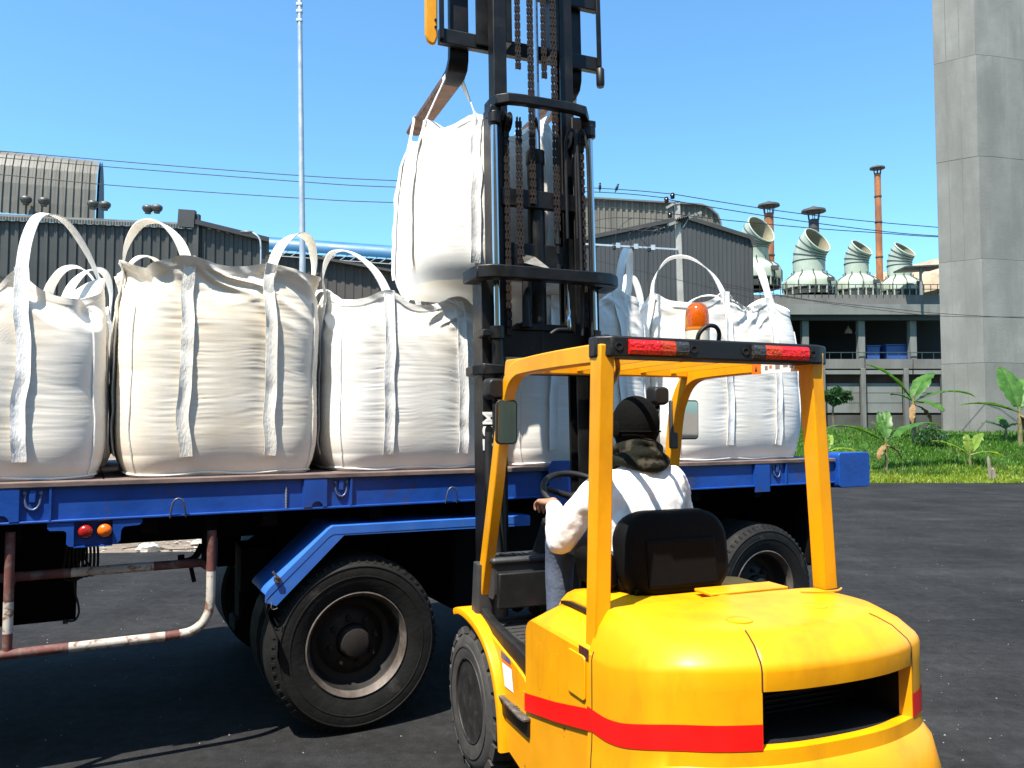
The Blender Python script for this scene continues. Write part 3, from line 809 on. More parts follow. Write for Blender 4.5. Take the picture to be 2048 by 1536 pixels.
wire([(1440,572,33.2),(1610,600,33.2),(1760,620,33.2),(1880,632,33.1),(2048,634,33.1),(2200,633,33.1)],'lower twin of the sagging cable in front of the concrete tower',.012)
wire([(1150,455,41.7),(1220,436,41.6),(1338,440,41.5)],'short jumper wire curving to the pole crossarm',.02)
wire([(1150,450,41.7),(1195,455,41.6),(1320,463,41.5)],'straight jumper wire ending at the lower insulator string',.02)
for i,(x0,y0,x1,y1,x2,y2) in enumerate(((1262,437,1236,460,1229,490),(1290,455,1258,468,1262,492),(1300,455,1278,472,1296,494))):
    wire([(x0+30,y0+1,41.6),(x0,y0,41.6),(x1,y1,41.6),(x2,y2,41.6),(x2-1,y2+30,41.6),(x2-1,y2+70,41.6)],('left','middle','right')[i]+' drop wire hanging from the crossarm to a fuse',.018,40,'drop_wire','drop wires beside the pole')
# birds
bird_m = M('bird_black',(0.015,0.014,0.013),.7,var=.3,scale=8)
def bird(px,py,Y,label,lean):
    c_ = at(px,py,Y); r_ = empty('bird', tuple(c_), 0, label, 'bird', 'birds on the wire')
    m_ = MB()
    rot = Matrix.Rotation(lean,3,'Y')
    m_.ell((0,0,.0),(.065,.075,.15),12,9,rot); m_.ell(rot@Vector((0.0,-.01,.165)),(.05,.055,.05),10,7)
    h_ = rot@Vector((0,-.02,.165)); m_.lathe([(.016,0),(.002,.05)],8,h_+Vector((-.045,0,0.0)),(-1,0,-.1))
    b_ = rot@Vector((0,.02,-.12)); m_.add([b_+Vector((-.03,0,0)),b_+Vector((.03,0,0)),b_+rot@Vector((.035,.02,-.16)),b_+rot@Vector((-.02,.02,-.16)),b_+Vector((0,.03,.02))],[(0,1,2,3),(0,4,3),(1,4,2),(4,2,3)])
    m_.build('body', bird_m, r_, smooth=50)
    for s_ in (-1,1):
        m_ = MB(); m_.ell(rot@Vector((s_*.05,.03,-.03)),(.025,.05,.14),8,6,rot); m_.build('wing', bird_m, r_, smooth=50)
        m_ = MB(); m_.tube([(s_*.02,0,-.1),(s_*.02,0,-.2)],.006,5); m_.build('leg', bird_m, r_)
bird(1200,373,41.9,'left of two small black birds perched on the top wire',0.05)
bird(1234,375,41.85,'right of two small black birds perched on the top wire, leaning forward',0.4)

# ---------------------------------------------------------------- banana plants
ban_a = leaf_mat('banana_leaf', (0.05,0.14,0.015), (0.10,0.22,0.03), 0.35)
ban_b = leaf_mat('banana_leaf_young', (0.16,0.28,0.03), (0.30,0.30,0.05), 0.45)
stem_m = M('banana_stem', (0.17,0.16,0.06), .7, var=.35, scale=3, col2=(.12,.07,.03), thr=.55, scale2=4)
def banana_leaf(m_, base, az, elev, L, W, droop, seed):
    r_ = np.random.RandomState(seed); n = 16
    d = Vector((math.cos(az),math.sin(az),0)); sd = Vector((-d.y,d.x,0))
    p = Vector(base); pts=[]; e = elev
    for i in range(n+1):
        pts.append((p.copy(), e)); st = L/n
        p = p + (d*math.cos(e)+Vector((0,0,1))*math.sin(e))*st; e -= droop/n*(0.4+1.3*i/n)
    m_.tube([q for q,_ in pts],[0.028*(1-0.85*i/n)+.004 for i in range(n+1)],5)
    for s_ in (-1,1):
        rows=[]
        for i in range(2,n+1):
            t=(i-2)/(n-2); w = 1.35*W*(math.sin(math.pi*min(1,0.06+0.94*t))**0.55)*(1-0.12*t)*(1+0.1*r_.uniform(-1,1))
            if t>0.97: w*=0.25
            q,e_ = pts[i]; up = Vector((0,0,1))*math.cos(e_) - d*math.sin(e_)
            rows.append([q, q+sd*(s_*w*.5)+up*(w*.16), q+sd*(s_*w)+up*(w*.10+0.03*r_.uniform(-1,1))])
        # torn here and there
        i0=0
        for i in range(1,len(rows)):
            if i==len(rows)-1 or r_.rand()<0.22:
                seg=rows[i0:i+1]
                if len(seg)>=2: m_.grid([[tuple(x_) for x_ in rr] for rr in seg])
                i0=i if r_.rand()<0.6 else i
                if i<len(rows)-1:
                    rows[i]=[rows[i][0],rows[i][1]+d*.01,rows[i][2]+d*.05-Vector((0,0,.06*r_.rand()))]
dead_leaf = M('banana_leaf_dead', (0.20,0.12,0.05), .9, var=.4, scale=4)
def banana(px,py,Y,hst,leaves,mat,label,seed,rstem=.09):
    b_ = at(px,py,Y); zb=float(terr(b_.x,Y)); r_ = empty('banana_plant',(b_.x,Y,zb),0,label,'banana plant','banana plants on the bank')
    m_ = MB(); m_.tube([(0,0,-.1),(0.01,0,hst*.5),(0.0,0,hst),(0.02,0,hst+.25)],[rstem,rstem*.8,rstem*.55,rstem*.3],10); m_.build('stem', stem_m, r_, smooth=60)
    for i,(az,el,L,W,dr) in enumerate(leaves):
        m_ = MB(); banana_leaf(m_,(0,0,hst+.05),R(az),R(el),L,W,R(dr),seed*17+i); m_.build('leaf', mat, r_, smooth=60, fix=False)
    if hst > .6:
        for k_ in range(2):
            m_ = MB(); banana_leaf(m_,(0,0,hst*.95),R(200+130*k_+seed*20),R(-15),hst*.75,.09,R(85),seed*31+k_); m_.build('dead_leaf', dead_leaf, r_, smooth=60, fix=False)
banana(1772,925,26.2,.95,[(172,34,2.1,.24,60),(95,75,1.1,.12,20),(12,35,2.2,.23,55),(60,72,1.2,.16,30),(140,70,.8,.12,30)],ban_a,'young banana plant with a bare stem nearest the blue trailer end',1,.06)
banana(1828,880,30.5,1.5,[(165,58,2.2,.28,45),(35,52,1.9,.28,40),(5,22,2.6,.26,50),(-60,-5,1.3,.3,40),(120,30,1.0,.2,40)],ban_a,'tallest banana plant in the middle of the bank, leaves spread wide',2,.09)
banana(1940,927,26.6,.42,[(155,38,1.25,.19,45),(88,80,.75,.12,20),(38,48,1.25,.15,35),(-10,18,1.1,.2,60)],ban_b,'small bright yellow-green banana sprout at the grass edge',3,.06)
banana(2040,870,30.0,1.25,[(172,20,2.1,.28,35),(100,72,2.0,.40,25),(20,45,1.8,.3,40),(60,60,1.8,.3,30)],ban_a,'large banana plant cut off by the right edge of the picture',4,.1)
banana(2012,868,31.5,.35,[(160,35,.9,.16,60),(20,30,.9,.16,60),(90,60,.7,.14,40)],ban_a,'low dark banana plant at the foot of the concrete tower',5,.06)
banana(1652,930,25.8,.7,[(95,75,.9,.16,20),(10,20,1.1,.2,60),(60,55,.9,.16,40),(170,45,.9,.16,50)],ban_b,'bright banana sprout half hidden behind the right cab pillar',6,.06)
# dark bush and small tree
def leafy(name, c, rx, ry, rz, n, size, mat, seed, parent, shell=0.5):
    r_=np.random.RandomState(seed); m_=MB()
    for i in range(n):
        v=r_.normal(size=3); v/=np.linalg.norm(v); v*= shell+(1-shell)*r_.rand()**.5
        k_=1+.35*vnoise(v[0]*2+5,v[2]*2+v[1],seed)
        p_=Vector((c[0]+v[0]*rx*k_,c[1]+v[1]*ry*k_,c[2]+v[2]*rz*k_)); s_=size*r_.uniform(.6,1.3)
        a_=Vector(r_.normal(size=3)).normalized(); b_=a_.cross(Vector(r_.normal(size=3))).normalized()*s_*.35; a_=a_*s_
        m_.add([p_-a_,p_+b_,p_+a_,p_-b_],[(0,1,2,3)])
    return m_.build(name,mat,parent,fix=False)
b_=at(1862,880,29.5); zb=float(terr(b_.x,29.5))
sh=empty('shrub',(b_.x,29.5,zb),0,'low dark green bush between the banana plants','shrub')
leafy('foliage',(0,0,.35),.55,.5,.45,900,.07,leaf_mat('shrub_leaf',(.02,.07,.012),(.03,.10,.02),.3),3,sh)
m_=MB(); m_.tube([(0,0,-.05),(0,0,.5)],[.03,.01],6); m_.build('stem',stem_m,sh)
b_=at(1668,850,40); zb=float(terr(b_.x,40)); c_=at(1668,792,40)
tr=empty('small_tree',(b_.x,40,zb),0,'small leafy tree peeking out right of the cab against pale panels','tree')
hz_=c_.z-zb
m_=MB(); m_.tube([(0,0,-.1),(-.05,0,hz_*.5),(.0,0,hz_)],[.07,.05,.03],8)
for a_ in range(7): m_.tube([(0,0,hz_*.7),(.7*math.cos(a_),.5*math.sin(a_),hz_+.1*math.sin(a_*2))],[.025,.008],5)
m_.build('trunk',M('bark',(.12,.09,.06),.9,var=.3),tr)
leafy('crown',(0.1,0,hz_),.75,.6,.42,1500,.12,leaf_mat('tree_leaf',(.02,.07,.015),(.04,.10,.03),.3),8,tr,.25)
# weathered stump posts at the asphalt edge
wood=M('weathered_wood',(.22,.19,.14),.95,var=.4,scale=6,bump=.4,bscale=30,stretch=(1,1,.2))
for i,(px,h_,w_,lab) in enumerate(((1979,.80,.055,'taller split weathered wooden stake at the grass edge'),(1987,.45,.075,'shorter broken stump beside the taller wooden stake'))):
    q=at(px,962,24.6); st=empty('wooden_stake',(q.x,24.6,float(terr(q.x,24.6))-.05),0,lab,'stake')
    m_=MB(); m_.tube([(0,0,0),(.01,0,h_*.5),(-.015,0,h_*.9),(-.02,0,h_)],[w_,w_*.9,w_*.8,w_*.3],7); m_.build('shaft',wood,st,smooth=30)
    m_=MB(); m_.bar((w_*.6,0,0),(w_*1.1,.02,h_*.6),w_*.7,w_*.5); m_.build('splinter',wood,st)

# ---------------------------------------------------------------- warehouse added behind the viewer: fills the mirrors and, raised tall, blocks sky light
wh=empty('warehouse',(0,-14,0),0,'unseen tan corrugated warehouse with orange doors, reflected in the forklift mirrors and blocking sky light','building')
mb=MB(); corrugated(mb,(40,0),(-40,0),0,13.5,.5,.06); mb.build('wall',M('warehouse_tan',(.70,.46,.22),.8,var=.2,scale=.4),wh,fix=False)
mb=MB(); mb.add([(-41,.8,13.4),(41,.8,13.4),(41,-16,16.5),(-41,-16,16.5)],[(0,1,2,3)]); mb.build('roof',trim_dark,wh,fix=False)
for k in range(4):
    x0=-22+12*k
    mb=MB(); mb.box(x0,x0+5,.08,.16,0,4.6); d_=mb.build('door',M('door_orange',(.70,.27,.06),.6,var=.15,scale=1),wh,bevel=.02)
    mb=MB(); mb.box(x0+2.45,x0+2.55,.161,.2,0,4.6); mb.build('door_seam',trim_dark,d_)
# ================================================================== TRAILER
T_ROT = R(28)
T_ORG = Vector((-0.9, 4.65, 0))
trailer = empty('flatbed_trailer', T_ORG, T_ROT, 'blue flatbed trailer loaded with a row of white bulk bags', 'trailer')
tblue = M('truck_blue', (0.006,0.058,0.30), 0.45, var=0.22, scale=3, bump=0.08, bscale=30, col2=(0.06,0.045,0.04), thr=0.66, soft=0.06, scale2=9, stretch2=(1,1,.6))
tblue2 = M('mudguard_blue', (0.03,0.13,0.48), 0.40, var=0.15, scale=4, col2=(0.10,0.15,0.25), thr=0.66, scale2=9)
deck_m = M('deck_rusty_brown', (0.17,0.12,0.105), 0.8, var=0.3, scale=4, col2=(0.07,0.05,0.05), thr=0.55, scale2=8, stretch2=(0.4,2,2))
under = M('underbody_black', (0.005,0.005,0.006), 0.85, var=0.3, scale=4, spec=0.15)
rubber = M('tyre_rubber', (0.010,0.010,0.010), 0.7, spec=.22, var=0.25, scale=9, bump=0.12, bscale=40, col2=(0.045,0.043,0.04), thr=0.68, scale2=6)
rim_m = M('wheel_rim_grimy', (0.012,0.010,0.009), 0.6, 0.2, var=0.3, scale=8, col2=(0.04,0.022,0.015), thr=0.66, scale2=10)
rim_edge = M('wheel_rim_edge', (0.11,0.092,0.082), 0.6, 0.3, var=0.35, scale=10, col2=(0.07,0.05,0.04), thr=0.55, scale2=12)
S0, S1, TW = -7.0, 4.0, 2.42
def tp(s, y, z): return (s, y, z)
# deck boards
i = 0; s = S0
while s < S1 - 0.01:
    e = min(s+0.298, S1)
    mb = MB(); mb.box(s+0.003, e-0.003, 0.06, TW-0.06, 1.455, 1.487); mb.build('deck_board', deck_m, trailer)
    s += 0.30
# side rail: top flange, web, bottom flange
mb = MB(); mb.box(S0,S1,0.0,0.10,1.463,1.49); mb.build('top_flange', deck_m, trailer, bevel=.004)
mb = MB(); mb.box(S0,S1,0.022,0.040,1.30,1.463); mb.build('web', tblue, trailer)
mb = MB(); mb.box(S0,S1,0.005,0.10,1.29,1.302); mb.build('bottom_flange', tblue, trailer, bevel=.003)
mb = MB(); mb.box(S0,S1,TW-.09,TW,1.29,1.49); mb.build('side_rail', tblue, trailer, bevel=.004)
for (a_, b_, hole) in ((-1.83,-1.665,True),(-0.30,-0.17,True),(3.12,3.27,False),(-3.4,-3.25,True)):
    # stake post plate with a drain notch at its foot
    n = 10; w = (b_-a_); cxp = (a_+b_)/2+0.01; rr = 0.032
    poly = [(a_,1.303),(cxp-rr,1.303)] + [(cxp-rr*math.cos(math.pi*k/n), 1.303+rr*math.sin(math.pi*k/n)) for k in range(1,n)] + [(cxp+rr,1.303),(b_,1.303),(b_,1.462),(a_,1.462)]
    if not hole: poly = [(a_,1.25),(b_,1.25),(b_,1.462),(a_,1.462)]
    mb = MB(); mb.prism(poly,'y',0.003,0.012); mb.build('stake_plate', tblue, trailer)
    for q in (a_,b_):
        mb = MB(); mb.box(q-.006,q+.006,0.0121,0.0219,1.303,1.462); mb.build('stake_pocket', tblue, trailer)
# stiffener webs
for s in (-1.535,-0.028,3.45,-3.1):
    mb = MB(); mb.box(s-.005,s+.005,0.004,0.0218,1.303,1.462); mb.build('stiffener', tblue, trailer)
# small raised plate behind the mast
mb = MB(); mb.prism([(1.28,1.24),(1.47,1.24),(1.47,1.50),(1.44,1.53),(1.31,1.53),(1.28,1.50)],'y',-0.02,-0.004); mb.build('stake_plate', tblue, trailer, bevel=.004)
# end bolster plate
mb = MB(); mb.sweep([(4.20,-0.02,1.392),(4.20,0.10,1.392)], rrect(0.37,0.285,.03), (0,0,1)); mb.build('end_plate', tblue, trailer, bevel=.006)
mb = MB(); mb.box(4.0,4.03,0.02,TW-.02,1.25,1.49); mb.build('end_beam', tblue, trailer, bevel=.004)
# rope hooks (D rings with their lugs)
for s in (-1.61,-0.085,3.36):
    mb = MB(); z0 = 1.43
    mb.tube([(s-.032,.022,z0),(s-.033,.020,z0-.03),(s-.026,.016,z0-.058),(s-.012,.014,z0-.072),(s+.005,.014,z0-.075),(s+.02,.016,z0-.066),(s+.031,.018,z0-.045),(s+.034,.022,z0-.015),(s+.032,.022,z0)],.0065,8)
    for q in (-.034,.034): mb.ell((s+q,.024,z0+.004),(.013,.013,.015),10,7)
    mb.build('rope_ring', M('ring_steel_blue',(.10,.14,.26),.4,.4,var=.2,scale=12), trailer, smooth=60)
    mb = MB(); mb.box(s-.014,s+.014,.008,.0218,z0-.04,z0+.02); mb.build('ring_lug', tblue, trailer, bevel=.004)
# bent wire rope hooks
for s in (-0.955,0.60):
    mb = MB(); mb.tube([(s-.037,.01,1.285),(s-.033,-.004,1.33),(s-.026,-.008,1.365),(s-.014,-.01,1.38),(s,-.01,1.385),(s+.015,-.01,1.38),(s+.027,-.008,1.362),(s+.034,-.004,1.32),(s+.04,.01,1.285)],.005,8)
    mb.build('wire_hook', M('hook_steel',(.12,.13,.16),.45,.6,var=.25,scale=12), trailer, smooth=60)
mb = MB()
for k in range(14): mb.lathe([(.006,k*.0085),(.0085,k*.0085+.003),(.006,k*.0085+.0085)],8,(-0.395,.02,1.303),cap=False)
mb.build('threaded_rod', M('hook_steel',(.1,.1,.1)), trailer, smooth=30)
# lamp bracket and round lamps
mb = MB()
poly = [(-1.545,1.288),(-1.545,1.262),(-1.535,1.25),(-1.475,1.247),(-1.462,1.238),(-1.462,1.18),(-1.45,1.168),(-1.43,1.166),(-1.43,1.288)]
mb.prism(poly,'y',0.012,0.022); mb.build('lamp_bracket', tblue, trailer)
mb = MB(); poly = [(-1.258,1.288),(-1.258,1.166),(-1.235,1.17),(-1.222,1.184),(-1.219,1.236),(-1.206,1.252),(-1.135,1.257),(-1.122,1.27),(-1.122,1.288)]
mb.prism(poly,'y',0.012,0.022); mb.build('lamp_bracket', tblue, trailer)
mb = MB(); mb.box(-1.43,-1.258,0.045,0.055,1.166,1.288); mb.box(-1.43,-1.258,0.012,0.0449,1.16,1.1655); mb.build('lamp_box', tblue, trailer)
for s, colr, nm in ((-1.379,(0.30,0.008,0.006),'red'),(-1.294,(0.75,0.13,0.004),'amber')):
    lm = M('lens_'+nm, colr, .25, var=.25, scale=30, coat=.4)
    mb = MB(); mb.lathe([(.033,0),(.033,.025),(.030,.034),(.018,.042),(.002,.045)],24,(s,.03,1.238),(0,-1,0)); l_ = mb.build('side_lamp', lm, trailer, smooth=40)
    l_['label'] = nm + ' round side lamp lens'
    mb = MB(); mb.lathe([(.035,-.02),(.036,.012),(.034,.014)],24,(s,.03,1.238),(0,-1,0)); mb.build('lamp_ring', under, l_, smooth=40)
# chassis
for y0, zc_ in ((0.72,1.07),(1.62,0.96)):
    mb = MB(); mb.box(S0,S1-.1,y0,y0+.09,zc_,1.30); mb.build('chassis_beam', under, trailer)
s = S0+.3; 
while s < S1:
    mb = MB(); mb.box(s,s+.08,0.12,TW-.12,1.20,1.452); mb.build('cross_member', under, trailer); s += 0.62
for ax in (0.03,3.24):
    mb = MB(); mb.tube([(ax,.3,.50),(ax,TW-.3,.50)],.075,12); mb.build('axle', under, trailer, smooth=50)
    for y0 in (0.68,1.66):
        mb = MB()
        for k in range(5): 
            h_=.5-.07*k; mb.sweep([(ax-h_,y0,.66-.016*k+.10*(h_/.5)**2),(ax-h_*.5,y0,.66-.016*k+.025*(h_/.5)**2),(ax,y0,.66-.016*k),(ax+h_*.5,y0,.66-.016*k+.025*(h_/.5)**2),(ax+h_,y0,.66-.016*k+.10*(h_/.5)**2)],rect(.08,.014))
        mb.build('leaf_spring', under, trailer)
        for q in (-.56,.40):
            mb = MB(); mb.box(ax+q,ax+q+.16,y0-.05,y0+.05,.74,1.0); mb.build('spring_hanger', under, trailer)
mb = MB(); mb.box(-.50,-.36,.85,1.05,.52,1.0); mb.box(-.53,-.33,.82,1.08,.44,.53); mb.build('landing_leg', under, trailer, bevel=.02)
mb = MB(); mb.box(.75,2.7,.35,2.0,.55,1.2); mb.build('underbody_fill_box', under, trailer, bevel=.03)
mb = MB(); mb.box(2.72,3.98,.72,2.05,.50,1.24); mb.build('underbody_fill_box', under, trailer, bevel=.03)  # black box added where only deep shade lies beneath the deck
mb = MB(); mb.box(3.80,3.98,.12,.70,.62,1.28); mb.build('splash_and_shade_board', under, trailer, bevel=.02)  # added black block, carries the under-deck shade on past the wheel
mb = MB(); mb.box(-.3,.75,.68,.70,.6,1.3); mb.build('splash_and_shade_board', under, trailer)
# spare wheel carrier / fuel tank seen at the far left
mb = MB(); mb.sweep([(-2.9,1.65,.80),(-1.42,1.65,.80)], rrect(.62,.60,.14,6), (0,0,1)); mb.build('fuel_tank', under, trailer, smooth=40)

def truck_wheel(root, s, y, flip=1):
    tyre_R = .505
    prof = [(.30,.0),(.31,-.012),(.36,-.028),(.42,-.034),(.455,-.028),(.475,-.010),(.497,.02),(.503,.04)]
    x_ = .04
    for g_ in range(4):
        prof += [(.505,x_+.004),(.505,x_+.036),(.494,x_+.038),(.494,x_+.048)]; x_ += .05
    prof += [(.503,.25),(.475,.285),(.42,.305),(.36,.30),(.30,.27)]
    o_ = (s,y,.495)
    mb = MB(); mb.lathe(prof,72,o_,(0,flip,0),cap=False)
    ty = mb.build('tyre', rubber, root, smooth=30)
    mb = MB()
    for k in range(60):
        a_ = 2*math.pi*k/60
        c_ = (s+.470*math.cos(a_), y-.0165*flip+.003*flip, .495+.470*math.sin(a_))
        d_ = Vector((math.cos(a_),0,math.sin(a_)))
        p0=Vector(c_); mb.bar(p0,p0+d_*.022+Vector((0,.016*flip,0)),.016,.008,(0,1,0))
    mb.build('shoulder_lug', rubber, ty, fix=False)['kind'] = 'stuff'
    mb = MB(); mb.tube([(s+.395*math.cos(2*math.pi*k/64),y-.031*flip,.495+.395*math.sin(2*math.pi*k/64)) for k in range(64)],.004,5,closed=True)
    mb.tube([(s+.452*math.cos(2*math.pi*k/64),y-.030*flip,.495+.452*math.sin(2*math.pi*k/64)) for k in range(64)],.004,5,closed=True); mb.build('sidewall_ring', rubber, ty, smooth=60)
    mb = MB(); mb.lathe([(.270,.03),(.283,.002),(.296,-.016),(.303,-.012),(.304,.0),(.300,.02)],64,o_,(0,flip,0),cap=False); rm = mb.build('rim', rim_edge, root, smooth=35)
    mb = MB(); mb.lathe([(.272,.028),(.262,.05),(.255,.10),(.235,.125),(.20,.135),(.17,.118),(.14,.10),(.10,.095)],64,o_,(0,flip,0),cap=False); mb.build('disc', rim_m, rm, smooth=35)
    mb = MB(); mb.lathe([(.095,.10),(.09,.05),(.078,.035),(.05,.028),(.002,.026)],28,o_,(0,flip,0)); hb = mb.build('hub', M('hub_rust',(.010,.007,.006),.7,var=.4,scale=14), root, smooth=35)
    for k in range(8):
        a_ = 2*math.pi*k/8+.2; mb = MB(); mb.lathe([(.016,0),(.016,.03),(.009,.032),(.009,.05)],6,(s+.137*math.cos(a_),y+.105*flip,.495+.137*math.sin(a_)),(0,-flip,0)); mb.build('wheel_nut', rim_m, hb)
for s in (0.03,3.24):
    w = bpy.data.objects.new('wheel', None); COL.objects.link(w); w.parent = trailer
    truck_wheel(w, s, .05, 1)
    for yy in (.38,):   # inner dual
        mb = MB(); mb.lathe([(.29,yy),(.42,yy-.015),(.48,yy),(.503,yy+.03),(.503,yy+.24),(.48,yy+.27),(.29,yy+.27)],48,(s,0,.495),(0,1,0)); mb.build('dual_tyre', rubber, trailer, smooth=30)
    mb = MB(); mb.lathe([(.05,TW-.63),(.42,TW-.63),(.48,TW-.62),(.503,TW-.6),(.503,TW-.10),(.48,TW-.06),(.30,TW-.05)],48,(s,0,.495),(0,1,0)); mb.build('tyre', rubber, trailer, smooth=30)
# mudguard: bent blue channel
def mud(root, pts, y0, y1, name, mat):
    mb = MB(); n = len(pts)
    P = []
    for (s, z) in pts: P.append([(s,y0,z-.045),(s,y0,z),(s,y0+.01,z+.003),(s,y1,z+.003)])
    mb.grid(P)
    P2 = []
    for (s, z) in pts: P2.append([(s,y0+.006,z-.045),(s,y0+.006,z-.004),(s,y1,z-.004)])
    mb.grid(P2)
    return mb.build(name, mat, root, smooth=25, fix=False)
mg = mud(trailer, [(-.505,.845),(-.49,.868),(-.475,.883),(-.30,1.045),(-.16,1.175),(-.135,1.190),(.5,1.186),(1.15,1.180)], -.004, .40, 'mudguard', tblue2)
mb = MB(); mb.prism([(-.505,.80),(-.445,.775),(-.07,1.135),(1.15,1.118),(1.15,1.135),(-.135,1.145),(-.16,1.135)],'y',-.002,.006); mb.build('mudguard_skirt', tblue2, mg)
mb = MB(); mb.bar((-.44,-.02,.93),(-.47,-.02,.965),.012,.012); mb.box(-.455,-.425,-.02,.03,.905,.93); mb.build('mudguard_clip', rim_edge, mg)
mb = MB(); P=[]
for k in range(9):
    z_ = .80-.05*k; P.append([(-.49+.03*k*.35-.012*math.sin(k*1.3),.0+.03*math.sin(k),z_),(-.485+.03*k*.4,.14,z_),(-.475+.03*k*.4,.30,z_)])
mb.grid(P); mb.build('mud_flap', rubber, trailer, smooth=60, fix=False)
mb = MB(); mb.tube(catmull([(-.47,-.01,.80),(-.475,-.015,.775),(-.465,-.012,.76),(-.44,-.01,.765)],12),.003,5); mb.build('flap_wire', rim_edge, trailer)
# red and white side guard
redp = M('guard_red', (0.115,0.038,0.032), .7, var=.35, scale=8, col2=(.16,.12,.10), thr=.58, scale2=16)
whp = M('guard_white', (0.46,0.43,0.38), .6, var=.25, scale=8, col2=(.20,.10,.06), thr=.56, soft=.04, scale2=22)
gy = 0.06
sg = bpy.data.objects.new('side_guard', None); COL.objects.link(sg); sg.parent = trailer
def gtube(pts, mat, r_=.024, name='guard_tube'):
    mb = MB(); mb.tube(pts, r_, 14); return mb.build(name, mat, sg, smooth=50)
zl, zu = .665, 1.005
bend = catmull([(-.93,gy,zl+.002),(-.87,gy,zl+.012),(-.815,gy,zl+.05),(-.785,gy,zl+.11),(-.778,gy,zl+.18)],16)
gtube([(-3.4,gy,zl),(-1.44,gy,zl)], redp)
gtube([(-1.44,gy,zl),(-1.13,gy,zl)], whp); gtube([(-1.13,gy,zl),(-1.0,gy,zl)], M('guard_faded',(.33,.24,.20),.7,var=.3,scale=12,col2=(.46,.43,.38),thr=.52,scale2=20)); gtube([(-1.0,gy,zl),(-.93,gy,zl+.002)], redp); gtube(bend, whp)
gtube([(-.778,gy,zl+.18),(-.778,gy,zu-.02)], whp, .0238); gtube([(-.778,gy,zu-.02),(-.778,gy,1.20)], redp)
gtube([(-1.70,gy+.005,zl),(-1.70,gy+.005,zl+.10)], redp, .022); gtube([(-1.70,gy+.005,zl+.10),(-1.70,gy+.005,zu-.09)], whp, .0225); gtube([(-1.70,gy+.005,zu-.09),(-1.70,gy+.005,1.25)], redp, .022)
gtube([(-3.4,gy+.17,zu),(-1.44,gy+.17,zu)], redp); gtube([(-1.44,gy+.17,zu),(-1.05,gy+.17,zu)], whp); gtube([(-1.05,gy+.17,zu),(-.79,gy+.17,zu)], redp)
mb = MB(); mb.bar((-.778,gy,zu),(-.80,gy+.19,zu),.04,.04); mb.bar((-1.70,gy,zu),(-1.70,gy+.19,zu),.04,.04); mb.build('guard_clamp', redp, sg)
mb = MB(); mb.bar((-.86,gy+.2,.99),(-.84,gy+.2,.90),.045,.02); mb.tube(catmull([(-.80,gy+.2,1.10),(-.84,gy+.2,1.03),(-.90,gy+.2,1.015),(-.91,gy+.2,1.05)],12),.018,8); mb.build('winch_hook', under, trailer)
mb = MB(); mb.box(-.80,-.74,.15,.30,1.0,1.29); mb.build('guard_hanger', under, trailer)
# coiled cable hanging under the deck
cab = MB()
for k in range(6):
    x_ = -1.46+.018*k; cab.tube(catmull([(x_,.48,1.17),(x_-.01,.47,1.05),(x_-.02+.012*k,.46,.95),(-1.42+.01*k,.45,.925+.006*k),(x_+.05,.47,.96),(x_+.055,.48,1.08),(x_+.04,.48,1.17)],28),.007,6)
cab.tube(catmull([(-1.425,.45,.93),(-1.42,.45,.86),(-1.405,.45,.80),(-1.40,.45,.75),(-1.415,.45,.715),(-1.44,.45,.71),(-1.455,.45,.715)],24),.006,6)
cab.box(-1.475,-1.45,.44,.46,.70,.722)
o_ = cab.build('hanging_cable', wire_m, None, smooth=60, fix=False); o_.location = T_ORG; o_.rotation_euler = (0,0,T_ROT)
tag(o_, 'looped black cable bundle dangling beneath the trailer deck by the lamps', 'cable')

# ================================================================== BULK BAGS
def ribbon(mb, pts, widths_dir, w, th=.004, ridge=0.0):
    """flat strap following pts; widths_dir: direction across the strap at every point"""
    n = len(pts); rows_t = []; rows_b = []
    for i in range(n):
        d = (pts[min(i+1,n-1)] - pts[max(i-1,0)]).normalized()
        W = Vector(widths_dir[i]); W = (W - d*W.dot(d)).normalized()
        N_ = W.cross(d).normalized()
        rows_t.append([pts[i] + W*(w*f) + N_*(th + ridge*float(.75+.7*vnoise(i*.21+f*2.0, f*5.0+9, 77))*(abs(f)*2)**2) for f in (-.5,-.25,0,.25,.5)])
        rows_b.append([pts[i] + W*(w*f) + N_*(-th + ridge*float(.75+.7*vnoise(i*.21+f*2.0, f*5.0+9, 77))*(abs(f)*2)**2) for f in (.5,.25,0,-.25,-.5)])
    mb.grid([a + b for a, b in zip(rows_t, rows_b)], cv=True)
    mb.add(rows_t[0] + rows_b[0], [tuple(range(10))]); mb.add(rows_t[-1] + rows_b[-1], [tuple(reversed(range(10)))])

